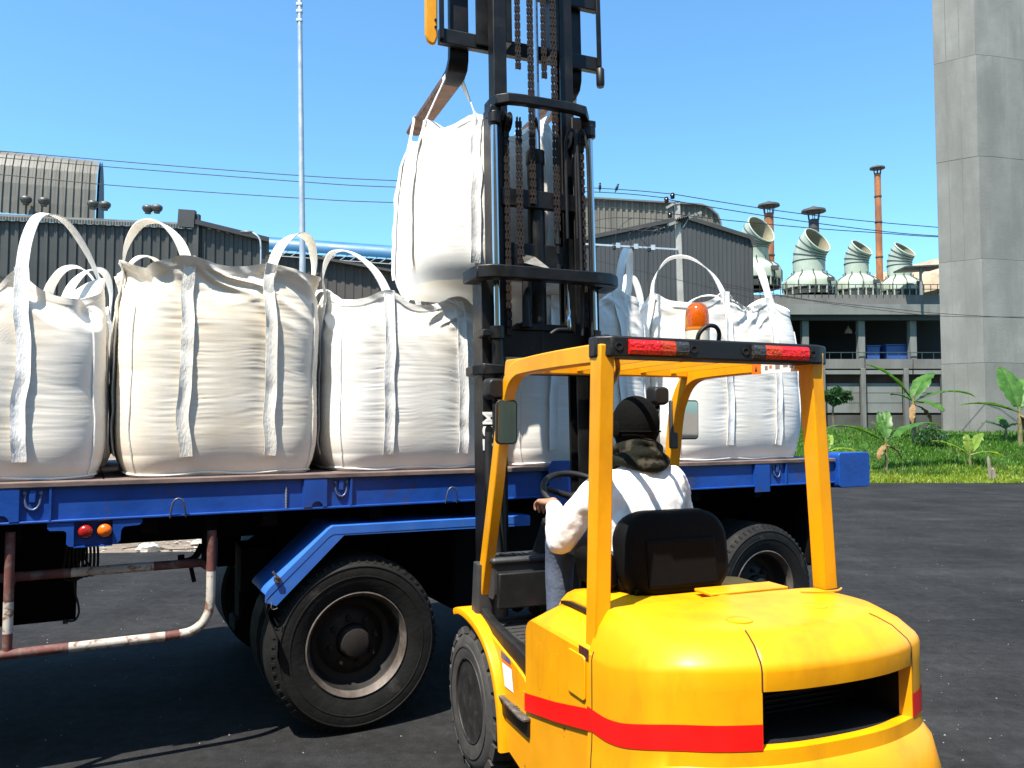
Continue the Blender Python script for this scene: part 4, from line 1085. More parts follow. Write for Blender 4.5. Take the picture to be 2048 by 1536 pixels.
strap_m = M('strap_webbing', (0.80,0.79,0.77), .7, var=.08, scale=10, bump=.25, bscale=120, stretch=(1,1,.3))
strap_w = M('strap_webbing_cream', (0.78,0.75,0.68), .7, var=.1, scale=10, bump=.25, bscale=120, stretch=(1,1,.3))
class Bag:
    def __init__(s, W, D, H, seed, fs=(-.225,.225), sag=.07, belly=1.0, topin=.90, hang=False, wr=1.0, dents=()):
        s.W,s.D,s.H,s.seed,s.sag,s.belly,s.topin,s.hang,s.wr = W,D,H,seed,sag,belly,topin,hang,wr; s.dents = dents
        a, b = W/2, D/2
        st = {}
        st['f0'] = math.atan2(-b, fs[0]); st['f1'] = math.atan2(-b, fs[1])
        st['l0'] = math.atan2(-.225,-a); st['l1'] = math.atan2(.225,-a)
        st['r0'] = math.atan2(-.225,a); st['r1'] = math.atan2(.225,a)
        st['b0'] = math.atan2(b,-.225); st['b1'] = math.atan2(b,.225)
        s.st = st
    def rim(s, ph):
        pk = np.zeros_like(ph)
        for q in s.st.values():
            d = (ph-q+np.pi) % (2*np.pi) - np.pi
            pk = np.maximum(pk, np.exp(-(d/.20)**2))
        nz = vnoise(ph*2.2+s.seed*3.3, ph*0+s.seed, s.seed)
        return s.H*(1 - s.sag*(1-pk) + .018*nz)
    def surf(s, ph, v, wrinkle=True):
        ph = np.asarray(ph,float); v = np.asarray(v,float)
        a, b = s.W/2, s.D/2
        if s.hang:
            pr = sinterp(v,[0,.02,.06,.14,.3,.5,.7,.85,.94,1],[.90,.95,.99,1.02,1.04,1.04,1.01,.95,.87,.82], .05)
            ne = np.interp(v,[0,.15,.5,.85,1],[3.6,3.6,3.2,4,5])
        else:
            pr = sinterp(v,[0,.02,.06,.16,.35,.55,.72,.81,.89,.95,1],[.88,.935,.985,1.03,1.055,1.055,1.04,1.015,.965,.93,s.topin+.02], .04)
            ne = np.interp(v,[0,.1,.5,.8,1],[7,5,3.9,4.6,6.5])
        pr = 1 + (pr-1)*s.belly
        r = (np.abs(np.cos(ph)/a)**ne + np.abs(np.sin(ph)/b)**ne)**(-1/ne)*pr
        z = v*s.rim(ph)
        u = ph*.58
        dmin = np.full_like(r, 9.0); gro = np.zeros_like(r)
        for q in s.st.values():
            d = ((ph-q+np.pi) % (2*np.pi) - np.pi)*.58
            dmin = np.minimum(dmin, np.abs(d)); gro += np.exp(-(d/.11)**2)
        sd = s.seed
        disp = .009*vnoise(u*2.3+sd, z*2.1+sd*2, sd) + .002*vnoise(u*5+sd, z*4.5, sd+1)
        disp -= .022*gro*smoothstep(.03,.35,v)*(1-.6*smoothstep(.75,1,v))
        if wrinkle:
            A = (.0003 + .0012*np.exp(-((dmin-.06)/.09)**2))*smoothstep(.08,.3,v)*s.wr
            w1 = vnoise(u*2.6+sd*1.7, z*58+3*vnoise(u*4,z*3,sd+3), sd+2); w2 = vnoise(u*6+sd, z*104+2*vnoise(u*5,z*4,sd+4), sd+5)
            disp += A*((1-2*np.abs(w1))*.9 + w2*.6)
            # gathered folds of the loose top
            tp_ = smoothstep(.78,.97,v)
            f1 = vnoise(u*9+2*vnoise(u*3,z*6,sd+7)+v*3, z*3.0, sd+6); f2 = vnoise(u*20+v*8, z*5, sd+8)
            disp += tp_*(.020*(1-2*np.abs(f1)) + .006*f2)
            # diagonal drag folds towards the straps
            dg = vnoise((u*7+z*9), u*2-z*2, sd+9)
            disp += .012*smoothstep(.6,.9,v)*np.exp(-(dmin/.25)**2)*(1-2*np.abs(dg))
            disp += .005*smoothstep(.955,.962,v)
            for (dq,dw,dd) in s.dents:
                e_ = ((ph-dq+np.pi) % (2*np.pi) - np.pi)/dw
                disp -= dd*np.exp(-e_**2)*smoothstep(.80,.93,v)
        r = r + disp
        return np.stack([r*np.cos(ph), r*np.sin(ph), z], -1)

def make_bag(root, bag, fab, sm, loops, nph=220, nv=190, seam=True):
    ph = np.linspace(-np.pi, np.pi, nph, endpoint=False)
    v = np.concatenate([np.linspace(0,.06,6)[:-1], np.linspace(.06,1,nv)])
    PH, V = np.meshgrid(ph, v)
    S = bag.surf(PH, V)
    rows = [S[i] for i in range(len(v))]
    top = S[-1]; sd = bag.seed
    for k in range(1,12):     # crumpled mouth, sinking inwards
        f = 1 - k/11.5
        q = top.copy(); q[:,0] *= f; q[:,1] *= f
        q[:,2] = top[:,2] - (.16 if not bag.hang else .05)*smoothstep(0,.6,1-f) + .03*vnoise(q[:,0]*8+sd, q[:,1]*8, sd+3)*(1-f)
        rows.append(q)
    mb = MB()
    mb.grid([[tuple(p) for p in r_] for r_ in rows], cv=True)
    nb = len(rows)*0
    c = len(mb.v); mb.v.append((0,0,float(rows[-1][:,2].mean()))); L = (len(rows)-1)*nph
    mb.f += [(L+j, L+(j+1) % nph, c) for j in range(nph)]
    mb.v.append((0,0,-.004 if not bag.hang else -.05)); mb.f += [((j+1) % nph, j, c+1) for j in range(nph)]
    mb.build('fabric', fab, root, smooth=75, fix=False)
    # straps sewn to the sides
    def strap_pts(key, z0=.09):
        q = bag.st[key]; vv = np.linspace(z0,1.0,46)
        wob = .010*vnoise(vv*7+q*5, vv*0+bag.seed, bag.seed+11)
        out = []
        for vi, wi in zip(vv, wob):
            p = bag.surf(np.array([q+wi/.55]), np.array([vi]), wrinkle=False)[0]
            nrm = Vector({'f':(0,-1,0),'b':(0,1,0),'l':(-1,0,0),'r':(1,0,0)}[key[0]])
            out.append(Vector(p) + nrm*(.011 + .004*float(vnoise(vi*14+q*3, 0.0, bag.seed))))
        return out
    wd = {'f':(1,0,0),'b':(1,0,0),'l':(0,1,0),'r':(0,1,0)}
    for key in bag.st:
        if key[0] == 'b': continue
        pts = strap_pts(key); mb = MB(); sgn = 1 if key[0] in 'fl' else 1
        # bunched edges: the strap is folded so both edges stand proud
        ribbon(mb, pts, [wd[key[0]]]*len(pts), .064, .003, ridge=0.011 if key[0]=='f' else -.011)
        mb.build('strap', sm, root, smooth=50)
    for (ka, kb, h, lean, tw) in loops:
        A = Vector(bag.surf(np.array([bag.st[ka]]),np.array([.96]),False)[0]); B = Vector(bag.surf(np.array([bag.st[kb]]),np.array([.96]),False)[0])
        nr = {'f':Vector((0,-1,0)),'b':Vector((0,1,0)),'l':Vector((-1,0,0)),'r':Vector((1,0,0))}
        A = A + nr[ka[0]]*.014; B = B + nr[kb[0]]*.014
        corner = (nr[ka[0]]+nr[kb[0]]).normalized() if ka[0] != kb[0] else nr[ka[0]]
        ln = Vector(lean)
        if bag.hang:
            F = Vector(tw)   # point on top of the fork
            sx = .066
            pts = catmull([A-Vector((0,0,.1)), A, A.lerp(F+Vector((-sx,0,-.02)),.5), F+Vector((-sx,0,-.03)), F+Vector((-sx*.8,0,.012)), F+Vector((sx*.8,0,.012)), F+Vector((sx,0,-.03)), B.lerp(F+Vector((sx,0,-.02)),.5), B, B-Vector((0,0,.1))] if A.x<B.x else
                          [A-Vector((0,0,.1)), A, A.lerp(F+Vector((sx,0,-.02)),.5), F+Vector((sx,0,-.03)), F+Vector((sx*.8,0,.012)), F+Vector((-sx*.8,0,.012)), F+Vector((-sx,0,-.03)), B.lerp(F+Vector((-sx,0,-.02)),.5), B, B-Vector((0,0,.1))], 60)
            wA = Vector(wd[ka[0]]); wB = Vector(wd[kb[0]])
            if wA.dot(Vector((0,1,0)))<.5 and A.x>0: wA = -wA
            dirs = []
            for i in range(60):
                t = i/59; yv = Vector((0,1,0))
                w_ = (wA.lerp(yv,min(1,t/.3)) if t<.3 else (yv.lerp(wB,(t-.7)/.3) if t>.7 else yv))
                dirs.append(w_ if w_.length>.05 else yv)
            mb = MB(); ribbon(mb, pts, dirs, .05, .003); mb.build('lifting_loop', sm, root, smooth=50)
            continue
        up = Vector((0,0,1))
        m1 = A.lerp(B,.12) + up*(h*.55) + ln*.4; m2 = A.lerp(B,.36) + up*(h*.97) + ln; m3 = A.lerp(B,.66) + up*(h*.96) + ln*1.05; m4 = A.lerp(B,.9) + up*(h*.5) + ln*.6
        pts = catmull([A-up*.14, A-up*.02, m1, m2, m3, m4, B-up*.02, B-up*.14], 56)
        wA = -nr[kb[0]] if False else nr[kb[0]]; wB = nr[ka[0]]
        if ka[0]==kb[0]: wA = Vector(wd[ka[0]]); wB = -wA if tw else wA
        dirs = []
        for i in range(56):
            t = i/55; w_ = wA.lerp(corner, smoothstep(0.1,.5,t).item()) if t<.5 else corner.lerp(wB, smoothstep(.5,.9,t).item())
            ang = tw*math.sin(t*math.pi*2.2+bag.seed)
            dirs.append(Vector(w_) + up*ang)
        mb = MB(); ribbon(mb, pts, dirs, .056, .003, ridge=.003); mb.build('lifting_loop', sm, root, smooth=50)
    if seam:
        ps = bag.surf(ph, np.full_like(ph,.012), False)
        mb = MB(); mb.tube([(p[0]*1.012,p[1]*1.012,.014+.006*math.sin(i*.21+sd)) for i,p in enumerate(ps)][::2], .006, 5, closed=True); mb.build('seam', sm, root, smooth=60)
        for cx_, cy_ in ((-1,-1),(1,-1)):
            q = math.atan2(cy_*bag.D, cx_*bag.W); vv = np.linspace(.01,.86,40)
            pq = bag.surf(np.full_like(vv,q)+.006*vnoise(vv*9,vv*0,sd), vv, True)
            mb = MB(); mb.tube([(p[0]*1.006,p[1]*1.006,p[2]) for p in pq], .0045, 5); mb.build('seam', sm, root, smooth=60)

fab_white = fabric('bag_white', (0.79,0.77,0.73), (0.71,0.66,0.57), .60)
fab_cream = fabric('bag_cream_stained', (0.77,0.72,0.63), (0.66,0.56,0.42), .56)
fab_warm = fabric('bag_warm_white', (0.76,0.72,0.65), (0.66,0.57,0.45), .58)
ZD = 1.489
def place_bag(s, y, W, D, H, seed, fs, fab, sm, loops, label, rz=0.0, z=ZD, **kw):
    p = T_ORG + Matrix.Rotation(T_ROT,3,'Z') @ Vector((s,y,0))
    r_ = empty('bulk_bag', (p.x,p.y,z), T_ROT+rz, label, 'bulk bag', 'white bulk bags on the trailer')
    hi = kw.pop('hi', True)
    make_bag(r_, Bag(W,D,H,seed,fs,**kw), fab, sm, loops, 220 if hi else 120, 190 if hi else 60, seam=hi)
    return r_
lf_ = lambda h, lean=(0,0,0), tw=.25: ('f0','l0',h,lean,tw)
rf_ = lambda h, lean=(0,0,0), tw=.25: ('f1','r0',h,lean,tw)
lb_ = lambda h, lean=(0,0,0), tw=.25: ('l1','b0',h,lean,tw)
rb_ = lambda h, lean=(0,0,0), tw=.25: ('r1','b1',h,lean,tw)
Y0 = .10
place_bag(-1.83, Y0+.53, 1.06,1.06,1.08, 2, (-.20,.15), fab_warm, strap_m, [rf_(.34,(-.06,0,0)), lf_(.22), rb_(.20,(0,0,0)), lb_(.2)], 'leftmost front bulk bag, cut off by the picture edge, one tall arched loop', sag=.15, dents=((-1.2,.15,.10),(-.75,.12,.08)))
place_bag(-.70, Y0+.53, 1.085,1.05,1.19, 4, (-.225,.225), fab_cream, strap_w, [lf_(.25,(-.03,0,0)), rf_(.27,(.06,0,0)), lb_(.2), rb_(.18,(0,0,0))], 'cream stained bulk bag with upright hem, second from left in front', sag=.03, topin=.99, dents=((-2.45,.16,.13),(-2.05,.08,-.02)))
place_bag(.415, Y0+.53, 1.05,1.05,1.10, 9, (-.19,.31), fab_white, strap_m, [lf_(.28,(-.1,0,0)), rb_(.1), lb_(.16)], 'clean white bulk bag left of the mast, its loop drooping to the left', sag=.07, dents=((-2.5,.14,.05),))
place_bag(1.70, Y0+.55, 1.17,1.05,1.23, 13, (-.30,.28), fab_white, strap_m, [rf_(.40,(.05,0,0),.4), lb_(.24), rb_(.32,(0.05,0,0))], 'bulk bag behind the mast and driver, shaded by the forklift', sag=.06)
place_bag(3.15, Y0+.55, 1.40,1.08,1.29, 17, (-.19,.31), fab_white, strap_m, [lf_(.32,(-.08,0,0)), rf_(.34,(-.14,0,.0),.5), lb_(.30), rb_(.2)], 'rightmost bulk bag on the trailer, two long straps down its front', sag=.08)
Y1 = 1.75
for s_, sd_, H_, lab in ((-1.75,23,1.06,'rear-row bulk bag in the gap between the two left front bags'),(-.62,27,1.10,'rear-row bulk bag behind the cream bag, only its loop showing'),(.48,31,1.06,'rear-row bulk bag beneath the hanging bag, left of the mast'),(1.65,37,1.08,'rear-row bulk bag glimpsed through the mast'),(2.85,41,1.10,'rear-row bulk bag behind the rightmost one, thin loop rising above')):
    place_bag(s_, Y1, 1.04,1.04,H_, sd_, (-.225,.225), fab_white, strap_m, [lf_(.26),rf_(.28,(.05,0,0)),lb_(.2),rb_(.2)], lab, hi=False, sag=.12)
# ================================================================== FORKLIFT
F_ORG = Vector((0.82, 3.18, 0)); F_ROT = R(22)
fl = empty('forklift', F_ORG, F_ROT, 'yellow forklift with red stripe lifting a bulk bag above the trailer', 'forklift')
yel = M('forklift_yellow', (0.78,0.33,0.001), 0.42, var=0.06, scale=3, coat=0.08, spec=.4, rvar=.08, bump=.03, bscale=25, col2=(0.56,0.215,0.004), thr=0.62, soft=.14, scale2=2.6, stretch2=(1.5,1.5,.6))
blk_m = M('mast_black', (0.006,0.006,0.0065), 0.42, var=0.3, scale=6, rvar=.12, spec=.32, col2=(0.018,0.017,0.016), thr=.62, scale2=8)
blk_plastic = M('plastic_black', (0.011,0.011,0.0115), 0.5, spec=.35, var=.15, scale=10, bump=.05, bscale=150)
grey_plastic = M('plastic_dark_grey', (0.040,0.041,0.043), 0.5, var=.12, scale=10, bump=.06, bscale=150)
redst = M('stripe_red', (0.80,0.006,0.004), 0.4, var=.04, scale=3)
chrome = M('chrome_rod', (0.62,0.63,0.65), 0.12, 1.0, var=.05, rvar=.04)
rustfork = M('fork_rust', (0.16,0.085,0.055), 0.6, 0.3, var=.35, scale=6, col2=(0.07,0.045,0.035), thr=.55, scale2=9)
chain_m = M('chain_rusty', (0.022,0.014,0.011), 0.7, 0.3, var=.4, scale=20)
def add_chips(m, col, sc, thr):
    nt = m.node_tree; N = nt.nodes; Lk = nt.links; b = N['Principled BSDF']; src = b.inputs['Base Color'].links[0].from_socket
    tc = N.new('ShaderNodeTexCoord'); n1 = N.new('ShaderNodeTexNoise'); n1.inputs['Scale'].default_value = sc; n1.inputs['Detail'].default_value = 3
    n2 = N.new('ShaderNodeTexNoise'); n2.inputs['Scale'].default_value = 2.3; n2.inputs['Detail'].default_value = 3
    Lk.new(tc.outputs['Object'], n1.inputs['Vector']); Lk.new(tc.outputs['Object'], n2.inputs['Vector'])
    ad = N.new('ShaderNodeMath'); ad.operation = 'MULTIPLY_ADD'; ad.inputs[1].default_value = .45; Lk.new(n2.outputs['Fac'], ad.inputs[0]); Lk.new(n1.outputs['Fac'], ad.inputs[2])
    mr = N.new('ShaderNodeMapRange'); mr.inputs[1].default_value = thr; mr.inputs[2].default_value = thr+.025; Lk.new(ad.outputs[0], mr.inputs[0])
    mc = N.new('ShaderNodeMix'); mc.data_type = 'RGBA'; Lk.new(mr.outputs[0], mc.inputs[0]); Lk.new(src, mc.inputs[6]); mc.inputs[7].default_value = (*col,1); Lk.new(mc.outputs[2], b.inputs['Base Color'])
add_chips(yel, (.16,.08,.02), 55, 1.02)
add_chips(tblue, (.09,.06,.05), 40, .99); add_chips(tblue2, (.14,.13,.13), 45, .99)
def part(mb, name, mat, parent=None, **k): return mb.build(name, mat, parent or fl, **k)

# ---- counterweight: lofted shell with an opening at the rear
CU = np.array([-1,-.93,-.82,-.70,-.58,-.46,-.35,-.2,0,.2,.35,.46,.58,.70,.82,.93,1])
def mirror(h):   # h: points from left front to the centre (9 of them)
    return np.array(h + [(-x,y) for x,y in h[-2::-1]])
planS = mirror([(-.572,.03),(-.576,-.10),(-.578,-.22),(-.574,-.33),(-.548,-.43),(-.46,-.515),(-.31,-.572),(-.17,-.600),(0,-.608)])
planB = mirror([(-.580,.03),(-.586,-.10),(-.592,-.23),(-.592,-.36),(-.570,-.48),(-.48,-.575),(-.31,-.632),(-.17,-.655),(0,-.66)])
planP = mirror([(-.500,.0),(-.502,-.09),(-.500,-.18),(-.480,-.27),(-.430,-.35),(-.36,-.41),(-.27,-.452),(-.15,-.480),(0,-.488)])
UL, UR = -.315, .405
US = np.unique(np.round(np.concatenate([np.linspace(-1,1,81), [UL,UR,UL+.007,UR-.007]]),4))
US = np.array([u for u in US if not (UL+.0001 < u < UL+.0069 or UR-.0069 < u < UR-.0001)])
def pl_eval(plan, us):
    out = []
    for u in us:
        i = min(np.searchsorted(CU, u, side='right')-1, len(CU)-2); i = max(i,0)
        f = (u-CU[i])/(CU[i+1]-CU[i])
        p0=plan[max(i-1,0)];p1=plan[i];p2=plan[i+1];p3=plan[min(i+2,len(plan)-1)]
        out.append(.5*((2*p1)+(-p0+p2)*f+(2*p0-5*p1+4*p2-p3)*f*f+(-p0+3*p1-3*p2+p3)*f**3))
    return np.array(out)
wr_ = 1 - smoothstep(.45,1.0,np.abs(US))
def lev(plan, zs, zr, k=1.0, push=0.0):
    q = pl_eval(plan, US)*k
    if push: 
        m_ = (US >= UL+.0065) & (US <= UR-.0065); q[m_,1] -= push
    z = zs + (zr-zs)*wr_
    return np.concatenate([q, z[:,None]],1)
mixSP = planS*.55 + planP*.45
rowsdef = [lev(planB,.20,.20,.95), lev(planB,.26,.27), lev(planB,.50,.58), lev(planB*.55+planS*.45,.575,.68), lev(planS,.60,.715,1.004), lev(planS,.66,.762), lev(planS,.74,.842), lev(planS,.83,.94),
           lev(planS,.915,.998,1.0,.006), lev(planS*.97+planP*.03,.928,1.013,1,.008), lev(planS*.9+planP*.1,.945,1.028,1,.008), lev(mixSP,1.03,1.067,1,.008), lev(planS*.2+planP*.8,1.07,1.088,1,.007), lev(planP,1.088,1.097,1,.004), lev(planP,1.095,1.101,.95,0), lev(planP,1.099,1.104,.8), lev(planP,1.10,1.106,.5), lev(planP,1.10,1.107,.02)]
iO0, iO1 = 5, 7      # opening between these rows
mb = MB(); nU = len(US)
mb.v = [tuple(p) for r_ in rowsdef for p in r_]
for i in range(len(rowsdef)-1):
    for j in range(nU-1):
        um = (US[j]+US[j+1])/2
        if iO0 <= i < iO1 and UL < um < UR: continue
        mb.f.append((i*nU+j, i*nU+j+1, (i+1)*nU+j+1, (i+1)*nU+j))
cw = part(mb, 'counterweight', yel, smooth=28)
# dark recess behind the opening
cols = [j for j in range(nU) if UL-.0001 <= US[j] <= UR+.0001]
ring_ = [rowsdef[iO0][j] for j in cols] + [rowsdef[i][cols[-1]] for i in range(iO0+1,iO1)] + [rowsdef[iO1][j] for j in reversed(cols)] + [rowsdef[i][cols[0]] for i in range(iO1-1,iO0,-1)]
inn = [((p[0]-.045)*.92+.045, p[1]+.03, (p[2]-.855)*.96+.855) for p in ring_]; inn2 = [((p[0]-.045)*.86+.045, -.33, (p[2]-.855)*.9+.855) for p in ring_]
mb = MB(); mb.grid([[tuple(p) for p in ring_], inn], cv=True); part(mb, 'opening_lip', yel, cw, smooth=30)
mb = MB(); mb.grid([inn, inn2], cv=True); mb.add(inn2, [tuple(range(len(inn2)))]); part(mb, 'opening_recess', blk_plastic, cw)
for k in range(9):
    z_ = .775 + .0185*k; mb = MB(); mb.box(-.26,.26,-.36,-.345,z_,z_+.006); part(mb, 'radiator_slat', blk_m, cw)
# top plugs
for (x_,y_) in ((-.19,-.36),(.20,-.29)):
    mb = MB(); mb.lathe([(.045,.0),(.045,.003),(.040,.0055),(.002,.006)],28,(x_,y_,1.1035)); part(mb, 'plug', yel, cw, smooth=30)
mb = MB(); mb.tube(catmull([(.33,-.075,1.106),(.40,-.11,1.106),(.48,-.115,1.1055),(.53,-.085,1.105)],18),.004,6); part(mb, 'lift_seam', yel, cw)
# seams of the rear hood section and against the side panels
gap_m=M('seam_dark',(.05,.02,.004),.8,var=.1)
for uu in (UL,UR):
    j=int(np.argmin(np.abs(US-uu))); mb=MB(); mb.tube([tuple(Vector(rowsdef[r_][j])+Vector((0,-.0005,.0008))) for r_ in range(7,14)],.0028,5); part(mb,'hood_seam',gap_m,cw)
for j in (1,nU-2):
    mb=MB(); mb.tube([tuple(Vector(rowsdef[r_][j])*1.0) for r_ in range(1,11)],.003,5); part(mb,'panel_seam',gap_m,cw)
# red stripe round the counterweight (stops at the opening)
def stripe_cols(sel):
    js = [j for j in range(nU) if sel(US[j])]
    out0=[];out1=[]
    for j in js:
        for rows_, dst in ((5,out0),(6,out1)):
            p = Vector(rowsdef[rows_][j]); c_ = Vector((0,-.1,p.z)); d_ = (p-c_).normalized(); dst.append(tuple(p + d_*.0025))
    m_ = MB(); m_.grid([out0,out1]); return m_
for sel in (lambda u: u<=UL+.001, lambda u: u>=UR-.001):
    part(stripe_cols(sel), 'stripe', redst, cw, smooth=60, fix=False)

# ---- body side boxes and hood
def side_outline(zt, y1, rad, z0=.56):
    out = [(-.002,z0+.095),(y1,z0-.035)]
    for k in range(7):
        a_ = R(90*k/6); out.append((y1-rad+rad*math.cos(a_), zt-rad+rad*math.sin(a_)))
    out.append((-.002,zt)); return out
for sg_ in (-1,1):
    X = .572*sg_; o1 = side_outline(.930,.615,.07); o2 = side_outline(.945,.600,.08); o3 = side_outline(1.0,.575,.11); o4 = side_outline(1.012,.56,.12)
    mb = MB(); mb.grid([[(x_,y_,z_) for (y_,z_) in o_] for x_,o_ in ((X,o1),(X*.985,o2),(X*.83,o3),(X*.72,o4),(X*.55,o4))], cv=True)
    mb.add([(X,y_,z_) for y_,z_ in o1],[tuple(range(len(o1)))]); part(mb, 'side_panel', yel, smooth=28)
mb = MB(); sec = []
for (y_,zt) in ((.02,1.02),(.05,1.06),(.12,1.075),(.40,1.075),(.50,1.06),(.56,1.02),(.59,.95),(.60,.70)):
    sec.append([(-.44,y_,.60),(-.44,y_,zt-.04),(-.425,y_,zt-.012),(-.39,y_,zt),(.39,y_,zt),(.425,y_,zt-.012),(.44,y_,zt-.04),(.44,y_,.60)])
mb.grid(sec); mb.add(sec[0],[tuple(range(8))]); mb.add(sec[-1],[tuple(range(8))]); part(mb, 'engine_hood', yel, smooth=28)
mb = MB(); mb.sweep([(-.45,.50,1.010),(-.45,.42,1.022),(-.45,.05,1.024)],rect(.014,.014)); part(mb, 'hood_gap_strip', blk_plastic)  # black strip drawn in for the dark gap beside the hood
# fuel flap, stickers and ribs on the left panel
mb = MB(); mb.sweep([(-.5725,.112,.832),(-.580,.112,.832)], rrect(.145,.165,.018), (0,0,1)); part(mb, 'fuel_flap', yel, bevel=.004)
mb = MB(); mb.box(-.5755,-.572,.02,.095,.905,.945); part(mb, 'sticker_dark', M('sticker_dark',(.03,.02,.02),.4,var=.3,scale=20,col2=(.25,.02,.01),thr=.55,scale2=40))
for y_ in (.28,.36,.46):
    mb = MB(); mb.box(-.5745,-.571,y_,y_+.006,.67,.86); part(mb, 'panel_rib', yel)
mb = MB(); mb.grid([[(-.5755,.62,.530),(-.5755,.30,.590),(-.5755,.0,.658)],[(-.5755,.62,.606),(-.5755,.30,.668),(-.5755,.0,.738)]]); part(mb, 'stripe', redst, fix=False)
# lower frame with rear wheel arch
arch = [( -.02,.70),(.30,.66),(.66,.60),(.92,.50),(.84,.28),(.62,.24),(.30,.24)] + [(.02+.27*math.cos(R(a_)), .24+.20*math.sin(R(a_))) for a_ in range(15,91,15)] + [(-.02,.44)]
for sg_ in (-1,1):
    mb = MB(); mb.prism([(y_,z_) for y_,z_ in arch],'x',.565*sg_,.50*sg_); part(mb, 'frame_side', M('forklift_yellow_scuffed',(0.72,0.295,0.002),.45,var=.08,scale=3,col2=(.06,.04,.02),thr=.66,soft=.03,scale2=14,stretch2=(1,1,1.4)))
mb = MB(); mb.box(-.49,.49,.0,1.45,.25,.60); part(mb, 'frame', blk_m)
# step plate
step_m = M('step_plate_worn',(.085,.078,.07),.6,.3,var=.35,scale=14,bump=.3,bscale=60,col2=(.22,.20,.17),thr=.64,scale2=40)
mb = MB(); mb.prism([(-.565,.93),(-.588,.925),(-.606,.62),(-.60,.575),(-.565,.575)],'z',.497,.510); st_ = part(mb,'step',step_m,bevel=.003)
mb = MB(); mb.box(-.578,-.50,.58,.90,.43,.4965); part(mb,'step_support',blk_m)
for k in range(3):
    mb = MB(); mb.bar((-.595+.008*k,.70+.02*k,.512),(-.575+.008*k,.68+.02*k,.512),.006,.005); part(mb,'step_grip',step_m,st_)
# floor with rubber mat
mb = MB(); mb.box(-.50,.50,.60,1.42,.60,.735); part(mb,'floor',blk_plastic,bevel=.01)
mat_m = M('floor_mat',(.030,.029,.028),.75,var=.25,scale=16,bump=.5,bscale=50)
mb = MB(); mb.box(-.47,.47,.62,1.38,.7355,.745); part(mb,'floor_mat',mat_m)
for k in range(12):
    mb = MB(); mb.bar((-.46,.65+.06*k,.7465),(-.10,.65+.06*k,.7465),.012,.006); part(mb,'mat_rib',mat_m)
mb = MB(); mb.sweep(catmull([(-.515,1.36,.80),(-.52,1.15,.755),(-.525,.95,.735),(-.525,.75,.715),(-.53,.64,.69),(-.53,.60,.62)],24),rrect(.05,.085,.015),(0,0,1)); part(mb,'sill_rubber',blk_plastic,smooth=40)
# fenders over the drive wheels
for sg_ in (-1,1):
    pth = catmull([(0,1.515,.786),(0,1.42,.806),(0,1.28,.797),(0,1.14,.762),(0,1.03,.703),(0,.955,.625),(0,.905,.53),(0,.875,.42),(0,.86,.26)],34)
    mb = MB(); P=[]
    for i,q in enumerate(pth):
        t=i/33; d_=(pth[min(i+1,33)]-pth[max(i-1,0)]).normalized(); n_=Vector((0,d_.z,-d_.y)); n_ = n_ if n_.z>0 or n_.y<0 else -n_
        w0=.500; w1=.612-.02*t
        row=[(w0,0),(w1-.012,0),(w1,-.004),(w1+.004,-.016),(w1+.002,-.034),(w1-.012,-.036),(w1-.014,-.02),(w0,-.02)]
        P.append([(sg_*a_, q.y+n_.y*b_, q.z+n_.z*b_) for a_,b_ in row])
    mb.grid(P,cv=True); mb.add(P[0],[tuple(range(8))]); mb.add(P[-1],[tuple(range(8))]); part(mb,'fender',yel,smooth=40)
    # inner fender panel
    mb = MB(); mb.prism([(1.25,.765),(1.05,.735),(.80,.69),(.66,.655),(.60,.60),(.60,.50),(.86,.50),(.91,.56),(.97,.66),(1.08,.735)],'x',sg_*.560,sg_*.535); part(mb,'fender_panel',yel,bevel=.006)
    mb = MB(); mb.prism([(1.25,.765),(1.05,.735),(.80,.69),(.66,.655),(.60,.60),(.60,.50)],'x',sg_*.534,sg_*.50); part(mb,'fender_panel',yel)
# sticker on the left fender panel
lab = bpy.data.objects.new('warning_label', None); COL.objects.link(lab); lab.parent = fl
mb = MB(); mb.add([(-.5635,.92,.655),(-.5635,.80,.655),(-.5635,.775,.555),(-.5635,.885,.555)],[(0,1,2,3)]); part(mb,'white_field',M('label_white',(.82,.82,.80),.5,var=.02),lab,fix=False)
mb = MB(); mb.add([(-.5635,.926,.670),(-.5635,.806,.670),(-.5635,.801,.656),(-.5635,.921,.656)],[(0,1,2,3)]); part(mb,'orange_field',M('label_orange',(.75,.16,.01),.5,var=.02),lab,fix=False)
mb = MB(); mb.add([(-.5635,.938,.705),(-.5635,.880,.700),(-.5635,.873,.671),(-.5635,.930,.671)],[(0,1,2,3)]); part(mb,'grey_field',M('label_grey',(.10,.10,.11),.5,var=.2,scale=60),lab,fix=False)
mb = MB(); mb.add([(-.5635,.879,.700),(-.5635,.820,.693),(-.5635,.813,.671),(-.5635,.872,.671)],[(0,1,2,3)]); part(mb,'blue_field',M('label_blue',(.05,.06,.20),.5,var=.2,scale=60),lab,fix=False)
